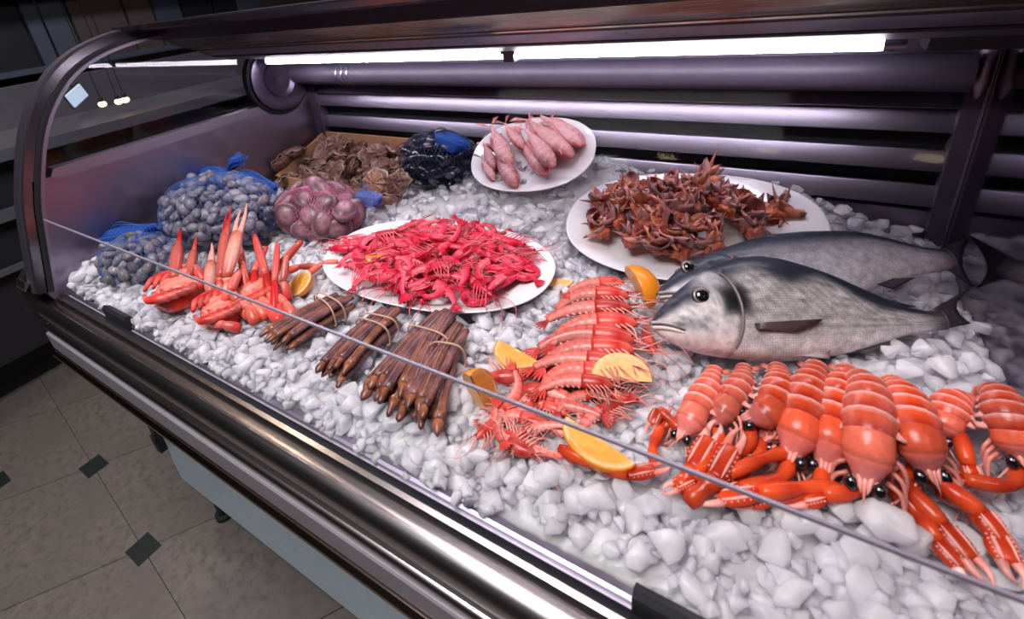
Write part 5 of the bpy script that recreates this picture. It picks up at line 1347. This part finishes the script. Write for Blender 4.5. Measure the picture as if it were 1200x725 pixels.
def fill(proto, ce, rad, step, sc=(.8, 1.15), zmin=-.9, tilt=1.0, cnt=999):
    """shells packed just under the skin of the bag"""
    n = 0
    N = int(4 * PI * ((rad[0] * rad[1] + rad[0] * rad[2] + rad[1] * rad[2]) / 3) / step ** 2)
    for i in range(N):
        z = 1 - 2 * (i + .5) / N
        if z < zmin: continue
        ph = i * PI * (3 - math.sqrt(5)); q = math.sqrt(1 - z * z)
        D = np.array([q * math.cos(ph), q * math.sin(ph), z]) + NR.normal(size=3) * .05
        # the far underside is never in sight
        if D[1] > .55 and D[2] < .1: continue
        p = np.array(ce) + D * np.array(rad) * R.uniform(.86, .95)
        nv_ = Vector(nrm(D / np.array(rad)))
        e = nv_.to_track_quat('Z', 'Y').to_matrix() @ Euler((R.uniform(-tilt, tilt), R.uniform(-tilt, tilt), R.uniform(0, 6.28))).to_matrix()
        proto.put(tuple(p), e.to_euler(), R.uniform(*sc)); n += 1
    return n
c1 = np.array([-1.055, .520, W(-.412)]); r1 = (.148, .105, .078)
b1 = net_bag('clam_net', 'large blue net sack of grey clams against the steel end panel', c1, (r1[0] + .006, r1[1] + .006, r1[2] + .006), NET_BLUE, 8, 30, 60, .0007, .03)
fill(clam(.0145, (.15, .13, .15), (.46, .42, .46), 'grey_clam', 'small grey clam inside the large blue net sack', 'clams in the large sack'), c1, r1, .0215, zmin=-.75)
tie(b1, None, [(-1.1165, 0.6, 0.8971), (-1.0911, 0.61, 0.9221), (-1.0815, 0.62, 0.9236)], FILM_BLUE, [.006, .012, .014], 4, folds=5)
tie(b1, None, [(-1.3012, 0.62, 0.8696), (-1.1277, 0.59, 0.8866), (-1.0513, 0.6, 0.8782), (-0.9861, 0.62, 0.8563)], FILM_BLUE, [.020, .018, .020, .016], 5, 'plastic_collar')
c2 = np.array([-1.085, .345, W(-.447)]); r2 = (.088, .062, .050)
b2 = net_bag('clam_net', 'small blue net sack of grey clams at the front corner beside the crab pieces', c2, (r2[0] + .005, r2[1] + .005, r2[2] + .005), NET_BLUE, 9, 22, 44, .0007, .03)
fill(clam(.0150, (.15, .13, .14), (.46, .42, .44), 'grey_clam', 'grey clam inside the small blue net sack', 'clams in the small sack'), c2, r2, .021, zmin=-.6)
tie(b2, None, [(-1.2196, 0.34, 0.8243), (-1.1791, 0.37, 0.8373), (-1.0838, 0.39, 0.8487)], FILM_BLUE, [.008, .022, .016], 6, folds=5)
c3 = np.array([-.850, .625, W(-.430)]); r3 = (.105, .075, .055)
b3 = net_bag('cockle_net', 'purple-red net bag of large ribbed clams behind the crimson prawn platter', c3, (r3[0] + .005, r3[1] + .005, r3[2] + .005), NET_RED, 10, 26, 60, .0010, .04)
fill(clam(.030, (.085, .035, .05), (.30, .15, .18), 'ribbed_clam', 'large purple-brown ribbed clam inside the purple-red net', 'ribbed clams in the red net', 15), c3, r3, .042, (.85, 1.1), -.7, .6)
tie(b3, None, [(-0.9677, 0.6, 0.7799), (-0.9112, 0.6, 0.8072), (-0.8811, 0.62, 0.8197)], FILM_BLUE, [.014, .005, .010], 7, 'plastic_collar', 4)
tie(b3, None, [(-0.7751, 0.66, 0.8341), (-0.7594, 0.68, 0.8397), (-0.7301, 0.68, 0.8357)], FILM_PALE, [.012, .02, .016], 8, 'plastic_collar', 5)
g = G(); p = np.array((-0.9247, 0.585, 0.808))
for q in ((-.001, 0, .026), (.010, .0, -.018), (-.008, 0, -.020), (.006, -.004, .012)):
    g.sweep([p, p + np.array(q) * .6, p + np.array(q)], [.004, .0035, .002], n=6)
g.V = [v - np.array(b3.location) for v in g.V]
g.build('red_twist_tie', m_plain('red_tie', (.62, .03, .04), .4), b3)

# ------------------------------------------------------------------ razor clam bundles
def razor(seed):
    rs = np.random.RandomState(seed)
    t = thing('razor_clam', 'razor clam', 'razor clam')
    L = .135; n = 16; u = np.linspace(0, 1, n); x = (u - .5) * L
    bw = .0078 * (1 + .06 * np.sin(u * 7 + seed))
    ca, cb = [((.13, .042, .032), (.24, .085, .055)), ((.10, .034, .040), (.20, .075, .070)), ((.17, .055, .032), (.30, .11, .06)), ((.075, .028, .036), (.16, .065, .07))][seed % 4]
    g = G(); g.sweep(np.c_[x, .004 * np.sin(u * PI), 0 * x], bw, bw * .62, n=10, sq=.75, c=np.array([lerp(ca, cb, .5 + .5 * math.sin(k * 17 + seed)) for k in u]))
    g.build('shell', ROUGH, t)
    g = G(); g.sweep(np.c_[x, .004 * np.sin(u * PI) + bw * .1, .0049 + 0 * x], .0009, n=4, c=lerp(cb, (.6, .4, .3), .3)); g.build('seam', ROUGH, t)
    v = np.linspace(0, 1, 7)
    G().sweep(np.c_[-.5 * L - v * .018, -.003 * v, -.003 * v], .0062 * np.sqrt(1.02 - v ** 2) * (1 + .25 * np.sin(v * 5 + seed)), .0046 * np.sqrt(1.02 - v ** 2), n=8, c=np.array([lerp((.30, .10, .045), (.07, .028, .03), k) for k in v])).build('foot', WET, t)
    return Proto(t)
RZ = [razor(i) for i in range(6)]
ORD = ['first', 'second', 'third', 'fourth', 'fifth', 'sixth', 'seventh', 'eighth']
BSH = ['the bundle nearest the crab pieces', 'the second bundle from the crabs', 'the dark splayed third bundle', 'the slim bundle near the oranges']
BLAB = ['razor clam in the tied bundle nearest the crab pieces', 'razor clam in the second tied bundle from the crab pieces', 'razor clam in the third, dark and splayed tied bundle', 'razor clam in the slim bundle nearest the orange wedges']
k = 0
BUN = [((-0.5805, 0.3662, 0.79, 1.4094, 0.1157), 9, 0.052), ((-0.4675, 0.3626, 0.79, 1.6077, 0.1246), 9, 0.046), ((-0.3791, 0.3757, 0.79, 1.6429, 0.147), 12, 0.056), ((-0.336, 0.3674, 0.79, 1.7915, 0.1391), 8, 0.034)]
for b, ((x, y, z, a, l), cnt, wd) in enumerate(BUN):
    d = np.array([math.cos(a), math.sin(a)]); s_ = np.array([-d[1], d[0]])
    rows = [cnt // 2 + 1, cnt - cnt // 2 - 1]
    for r_, m in enumerate(rows):
        for i in range(m):
            v = ((i + .5) / m - .5) * 2
            off = v * wd * .5 * (1 - .18 * r_)
            spread = -v * (.10 if b != 2 else .20)
            px, py = np.array([x, y]) + s_ * off + d * R.uniform(-.007, .007)
            RZ[k % 6].put((px, py, z + .004 + r_ * .0125 + .004 * (1 - v * v)), (R.uniform(-.5, .5), R.uniform(-.05, .05), a + spread + R.uniform(-.09, .09)), max(.8, l / .140) * R.uniform(.93, 1.05), label='%s %s razor clam from the orange side in %s' % ('upper' if r_ else 'lower', ORD[i], BSH[b]), group=BLAB[b].replace('razor clam', 'razor clams')); k += 1
    bt = thing('rubber_band', ['tan rubber band doubled round the bundle nearest the crab pieces', 'tan rubber band round the second razor clam bundle', 'tan rubber band round the dark splayed razor clam bundle', 'tan rubber band round the slim razor clam bundle'][b], 'rubber band', (x, y, z), 0, 'rubber bands on the razor clams')
    offs_ = [(.020, .004), (.031, -.003)] if b == 0 else [(.016, .0), (.030, -.006)] if b == 1 else [(.022, .002)] if b == 2 else [(.018, 0)]
    for (o1, o2) in offs_:
        th = np.linspace(0, 2 * PI, 33)
        cx = d * o1
        Q = np.array([np.r_[cx + s_ * (wd * .5 + .008) * math.copysign(abs(math.cos(q)) ** .6, math.cos(q)) + d * o2 * math.cos(q), .012 + .0205 * math.copysign(abs(math.sin(q)) ** .7, math.sin(q))] for q in th])
        G().sweep(Q, .0013, n=6, up=(d[0], d[1], .05), cap=False).build('band', RUBBERBAND, bt)

# ------------------------------------------------------------------ crab pieces
CBA, CBB, CBW = (.50, .020, .018), (.62, .13, .10), (.76, .38, .30)
def crab_claw(label, base, knee, tip, w, pale):
    base, knee, tip = map(np.array, (base, knee, tip))
    t = thing('crab_claw', label, 'crab claw', tuple(base), group='crab claws at the front corner')
    d = nrm(tip - knee); s_ = nrm(np.cross(d, (.3, -1, .2))); uu = np.cross(s_, d); ln = np.linalg.norm(tip - knee)
    ac = lerp(CBB, CBW, pale)
    u = np.linspace(0, 1, 8)
    G().sweep(base * 0 + np.outer(u, knee - base), w * (.75 + .2 * np.sin(u * 6)), n=9, c=np.array([lerp(ac, CBA, .25 + .3 * math.sin(x * 9)) for x in u])).build('arm', WET, t)
    k0 = knee - base
    u = np.linspace(0, 1, 12)
    o = G().sweep(k0 + np.outer(u, d) * ln * .58, w * (.75 + .5 * np.sin(u * PI * .8)), w * (.6 + .3 * np.sin(u * PI * .8)), n=10, up=tuple(uu), c=np.array([lerp(lerp(CBA, CBB, .7), ac, math.sin(x * PI)) for x in u])).build('palm', WET, t)
    v = np.linspace(0, 1, 11)
    for sd in (-1, 1):
        f = catmull([k0 + d * ln * .52 + s_ * sd * w * .55, k0 + d * ln * .78 + s_ * sd * w * .95, k0 + d * ln * (1.0 if sd > 0 else .95) + s_ * sd * w * .6], 5)
        c = np.array([lerp(ac, lerp((.50, .012, .014), CBW, pale * .9), smooth(x * 2.5)) for x in v])
        G().sweep(f, w * (.52 - .46 * v), w * (.42 - .38 * v), n=8, c=c).build('finger', WET, o)
for i, (b, k_, tp, w, pale, lab) in enumerate([
 ((-0.8797, 0.3107, 0.798), (-0.8847, 0.3177, 0.823), (-1.0286, 0.415, 0.846), .0135, .0, 'broad red crab claw gaping upwards beside the small clam sack'),
 ((-0.8556, 0.3207, 0.798), (-0.8644, 0.3345, 0.823), (-0.9854, 0.42, 0.8317), .0105, .1, 'short red crab claw standing next to the broad gaping one'),
 ((-0.8077, 0.3251, 0.796), (-0.7981, 0.3297, 0.808), (-0.9144, 0.41, 0.8358), .0125, .85, 'stout cream-coloured crab claw standing in the middle of the heap'),
 ((-0.7862, 0.3363, 0.798), (-0.7972, 0.3536, 0.828), (-0.9191, 0.47, 0.89), .0105, .0, 'tall thin dark red crab claw with crossed finger tips'),
 ((-0.768, 0.344, 0.798), (-0.7754, 0.3544, 0.833), (-0.861, 0.47, 0.9044), .0120, .95, 'tallest pale crab claw, pointing straight up in front of the large clam sack'),
]):
    crab_claw(lab, b, k_, tp, w, pale)
def crab_leg(label, pts, w, col, tipc):
    base = np.array(pts[0]); P = np.array(pts) - base
    t = thing('crab_limb', label, 'crab limb', tuple(base), group='crab legs at the front corner')
    for i in range(len(P) - 1):
        u = np.linspace(0, 1, 8); k = 1 - .18 * i
        G().sweep(P[i] + np.outer(u, P[i + 1] - P[i]), w * k * (.72 + .28 * np.sin(u * PI) + .2 * (1 - u)), n=8, c=np.array([lerp(lerp(col, CBW, .25 * (i % 2)), tipc, x * .6) for x in u])).build('joint', WET, t)
for i, (pts, w, lab) in enumerate([
 ([(-0.6922, 0.3706, 0.798), (-0.7303, 0.3969, 0.823), (-0.8242, 0.45, 0.8547)], .0085, 'straight red crab leg leaning towards the tallest pale claw'),
 ([(-0.6595, 0.3526, 0.798), (-0.6961, 0.3886, 0.823), (-0.7411, 0.44, 0.8585)], .0070, 'thin upright red crab leg in front of the red twist tie'),
 ([(-0.7636, 0.4005, 0.798), (-0.7418, 0.4201, 0.813), (-0.6996, 0.46, 0.8612)], .0085, 'bright red crab leg slanting up towards the ribbed clams'),
 ([(-0.7231, 0.3628, 0.798), (-0.7712, 0.4002, 0.818), (-0.815, 0.46, 0.825)], .0075, 'short red crab leg behind the straight leaning one'),
 ([(-0.6349, 0.3442, 0.79), (-0.7016, 0.36, 0.806), (-0.7832, 0.3825, 0.808)], .0095, 'long orange-red crab leg lying over the heap at the razor clam end'),
 ([(-0.6682, 0.3408, 0.792), (-0.7084, 0.3492, 0.808), (-0.7633, 0.3574, 0.808)], .0085, 'orange crab leg lying parallel to the long one'),
 ([(-0.6435, 0.3542, 0.79), (-0.6886, 0.3705, 0.806), (-0.7564, 0.3934, 0.808)], .0085, 'pink-jointed crab leg lying nearest the cut orange'),
 ([(-0.7593, 0.4508, 0.79), (-0.7337, 0.4663, 0.798), (-0.698, 0.4803, 0.798)], .0070, 'red crab leg lying behind the cut orange'),
 ([(-0.7088, 0.4588, 0.79), (-0.6982, 0.4894, 0.8), (-0.6769, 0.5074, 0.798)], .0060, 'curved red crab leg touching the platter rim'),
 ([(-0.9013, 0.3596, 0.798), (-0.8833, 0.3226, 0.813), (-0.9028, 0.2937, 0.7975)], .0085, 'pink crab leg folded across the shell beside the small sack'),
 ([(-0.7594, 0.325, 0.796), (-0.7405, 0.3364, 0.828), (-0.7816, 0.3798, 0.828)], .0090, 'knobbly pink crab leg under the tallest pale claw'),
 ([(-0.6961, 0.3288, 0.792), (-0.7233, 0.3356, 0.813), (-0.7522, 0.3392, 0.823)], .0085, 'red crab leg jutting from the front crab body'),
 ([(-0.7498, 0.3648, 0.798), (-0.7819, 0.3884, 0.828), (-0.8912, 0.45, 0.8244)], .0085, 'dark red crab leg standing just behind the tallest pale claw'),
 ([(-0.6722, 0.3878, 0.792), (-0.6893, 0.3992, 0.818), (-0.7073, 0.43, 0.8469)], .0075, 'short upright red crab leg beside the cut orange'),
 ([(-0.6728, 0.325, 0.792), (-0.6966, 0.3346, 0.808), (-0.7375, 0.337, 0.808)], .0095, 'thick pink crab leg at the very front of the heap'),
 ([(-0.9229, 0.3201, 0.808), (-0.8887, 0.3372, 0.828), (-0.8671, 0.3502, 0.818)], .0085, 'pale pink crab leg bent across the top of the crab near the small sack'),
 ([(-0.85, 0.3497, 0.808), (-0.8842, 0.3571, 0.828), (-0.9079, 0.3478, 0.828)], .0080, 'red crab leg crossing behind the stout cream claw'),
 ([(-0.6258, 0.3619, 0.79), (-0.6527, 0.3711, 0.804), (-0.6987, 0.3788, 0.808)], .0080, 'red crab leg lying lowest on the ice at the razor clam end'),
 ([(-0.6865, 0.3061, 0.79), (-0.7064, 0.2933, 0.8014), (-0.7467, 0.2895, 0.7945)], .0075, 'small pink crab leg pressed into the ice at the front'),
]): crab_leg(lab, pts, w, [(.62, .035, .03), (.55, .02, .02), (.66, .09, .05)][i % 3], (.48, .012, .012) if i < 4 else (.72, .24, .18))
def crab_body(label, p, rad, rz, seed):
    rs = np.random.RandomState(seed); ph = rs.uniform(0, 6.28, 4)
    t = thing('crab', label, 'crab', p, rz, 'crab bodies at the front corner')
    def fn(D): return 1 + .07 * np.sin(7 * D[..., 0] + ph[0]) * np.sin(6 * D[..., 1] + ph[1]) + .04 * np.sin(15 * D[..., 0] + ph[2])
    G().blob((0, 0, 0), rad, 14, 22, c=lambda D: np.array(CBB) * (1 - .5 * smooth(D[..., 2:3])) + np.array(CBW) * .5 * smooth(D[..., 2:3]) + np.array((.0, -.12, -.1)) * (.5 + .5 * np.sin(12 * D[..., :1] + ph[3])), fn=fn).build('shell', WET, t)
    for sd in (-1, 1):
        for k in range(4):
            a = -.5 + k * .33
            q = [(sd * rad[0] * .5, rad[1] * a * 1.2, rad[2] * .55), (sd * rad[0] * 1.0, rad[1] * (a + .1), rad[2] * .75), (sd * rad[0] * .75, rad[1] * (a - .55), rad[2] * .75), (sd * rad[0] * .2, rad[1] * (a - .75), rad[2] * .7)]
            qq = catmull(q, 5)
            G().sweep(qq, np.interp(np.linspace(0, 1, len(qq)), [0, .3, .34, .65, .7, 1], [.007, .0085, .0065, .0075, .005, .003]), n=7, c=np.array([lerp(CBB, CBA, .5 + .5 * math.sin(x * 14)) for x in np.linspace(0, 1, len(qq))])).build('folded_leg', WET, t)
    g = G()
    for k in range(5):
        g.sweep([(-rad[0] * .4, -rad[1] * (.5 + .08 * k), rad[2] * (.55 - .22 * k)), (0, -rad[1] * (.85 + .05 * k), rad[2] * (.5 - .22 * k)), (rad[0] * .4, -rad[1] * (.5 + .08 * k), rad[2] * (.55 - .22 * k))], .004, n=6, c=lerp(CBB, CBW, .5))
    g.build('belly_plates', WET, t)
for lab, p, rad, rz, sd in (('pale pink crab body with folded legs nearest the small clam sack', (-0.8725, 0.316, 0.802), (.046, .040, .028), -.5, 1), ('red-pink crab body sunk in the ice at the front of the heap', (-0.7544, 0.3205, 0.792), (.042, .032, .024), -.4, 2), ('crab body at the back of the heap under the standing legs', (-0.7412, 0.3743, 0.794), (.040, .036, .022), -.2, 3)):
    crab_body(lab, p, rad, rz, sd)

# ------------------------------------------------------------------ orange wedges
PEEL, FLESH, PITH = (.85, .27, .015), (.86, .36, .045), (.88, .62, .34)
def wedge(name, label, p, M, r=.030, half=.62, pith=.12, peel=PEEL, flesh=FLESH, seed=0, pip=False, obl=1.15):
    """segment of an orange: axis along x, peel towards -z"""
    t = thing(name, label, 'orange wedge', p)
    t.rotation_euler = M
    nb_ = 14; na_ = 13
    th = np.linspace(0.04, PI - .04, nb_); ph = np.linspace(-half, half, na_)
    P = np.array([[(r * obl * math.cos(a), r * math.sin(a) * math.sin(b), -r * math.sin(a) * math.cos(b)) for b in ph] for a in th])
    G().sheet(P, .0035, c=peel).build('peel', ORANGE, t)
    for sd in (-1, 1):
        b = sd * half; gr = []; cc = []
        for a in th:
            row = []; rc = []
            for q in np.linspace(0, 1, 7):
                w_ = .5 + .5 * math.sin(a * 24 + q * 9)
                row.append((r * obl * math.cos(a) * (.0 + q), r * math.sin(a) * math.sin(b) * q + (-math.cos(b) * sd * -.0004 * w_), -r * math.sin(a) * math.cos(b) * q))
                rc.append(lerp(lerp(flesh, (.90, .48, .13), .35 * w_), PITH, 1.0 if q > .88 or q < .1 else 0))
            gr.append(row); cc.append(rc)
        G().grid(gr, np.array(cc), flip=sd > 0).build('cut_face', WET, t)
    if pip:
        G().blob((.0, r * .55 * math.sin(half) + .001, -r * .55 * math.cos(half)), (.0032, .0018, .0022), 6, 8, c=(.35, .2, .08)).build('pip', SHELL, t)
    return t
ORANGE = m_attr('orange_peel', 0.32, 0.05, 0.4, var=.08, nscale=400, bstr=.5, bdist=.0006)
DEG = math.radians
wedge('orange_wedge', 'thick orange wedge showing its peel beside the nose of the bass', (-0.1572, 0.6136, 0.804), Euler((DEG(150), DEG(10), DEG(-50))), .033, .70)
wedge('orange_wedge', 'pale-rimmed orange wedge lying between the razor clams and the pink prawns', (-0.2658, 0.4435, 0.79), Euler((DEG(-50), DEG(0), DEG(-12))), .030, .62, flesh=(.86, .40, .07))
wedge('orange_wedge', 'upright orange wedge at the glass edge beside the slim razor clam bundle', (-0.2638, 0.3436, 0.798), Euler((DEG(75), DEG(75), DEG(20))), .031, .60)
wedge('lemon_wedge', 'pale yellow arched citrus wedge in front of the bream', (-0.1265, 0.4399, 0.798), Euler((DEG(118), DEG(6), DEG(25))), .030, .42, peel=(.86, .48, .16), flesh=(.86, .52, .24))
wedge('orange_wedge', 'long flat orange wedge with a brown pip lying beside the claws', (-0.1239, 0.3523, 0.8), Euler((DEG(-58), DEG(0), DEG(-16))), .0285, .60, obl=1.45, pip=True, flesh=(.86, .38, .06))
wedge('orange_wedge', 'small orange slice at the back edge of the crimson prawn platter', (-0.5817, 0.5322, 0.823), Euler((DEG(-45), DEG(0), DEG(28))), .026, .5)
wedge('orange_wedge', 'sliver of orange poking out at the top of the pink prawn row', (-0.2831, 0.6217, 0.788), Euler((DEG(-50), DEG(0), DEG(10))), .020, .5)
# half orange by the crab legs, cut face up
hp = (-0.695, 0.429, 0.794)
ho = thing('orange_half', 'halved orange with its bright cut face up beside the crab legs', 'orange half', hp)
ho.rotation_euler = Euler((DEG(28), DEG(-12), 0))
th = np.linspace(PI / 2, PI, 8); ph = np.linspace(0, 2 * PI, 29)
G().grid([[(.029 * math.sin(a) * math.cos(b), .026 * math.sin(a) * math.sin(b), .020 * math.cos(a)) for b in ph] for a in th], PEEL, flip=True).build('peel', ORANGE, ho)
G().grid([[(q * .029 * math.cos(b), q * .026 * math.sin(b), .0002 + .0012 * math.sin(q * PI)) for b in ph] for q in np.linspace(0, 1, 9)], np.array([[lerp(lerp(FLESH, (.97, .66, .22), .6 * abs(math.sin(b * 5)) ** 8), PITH, 1.0 if q > .86 or q < .1 else 0) for b in ph] for q in np.linspace(0, 1, 9)])).build('cut_face', WET, ho)
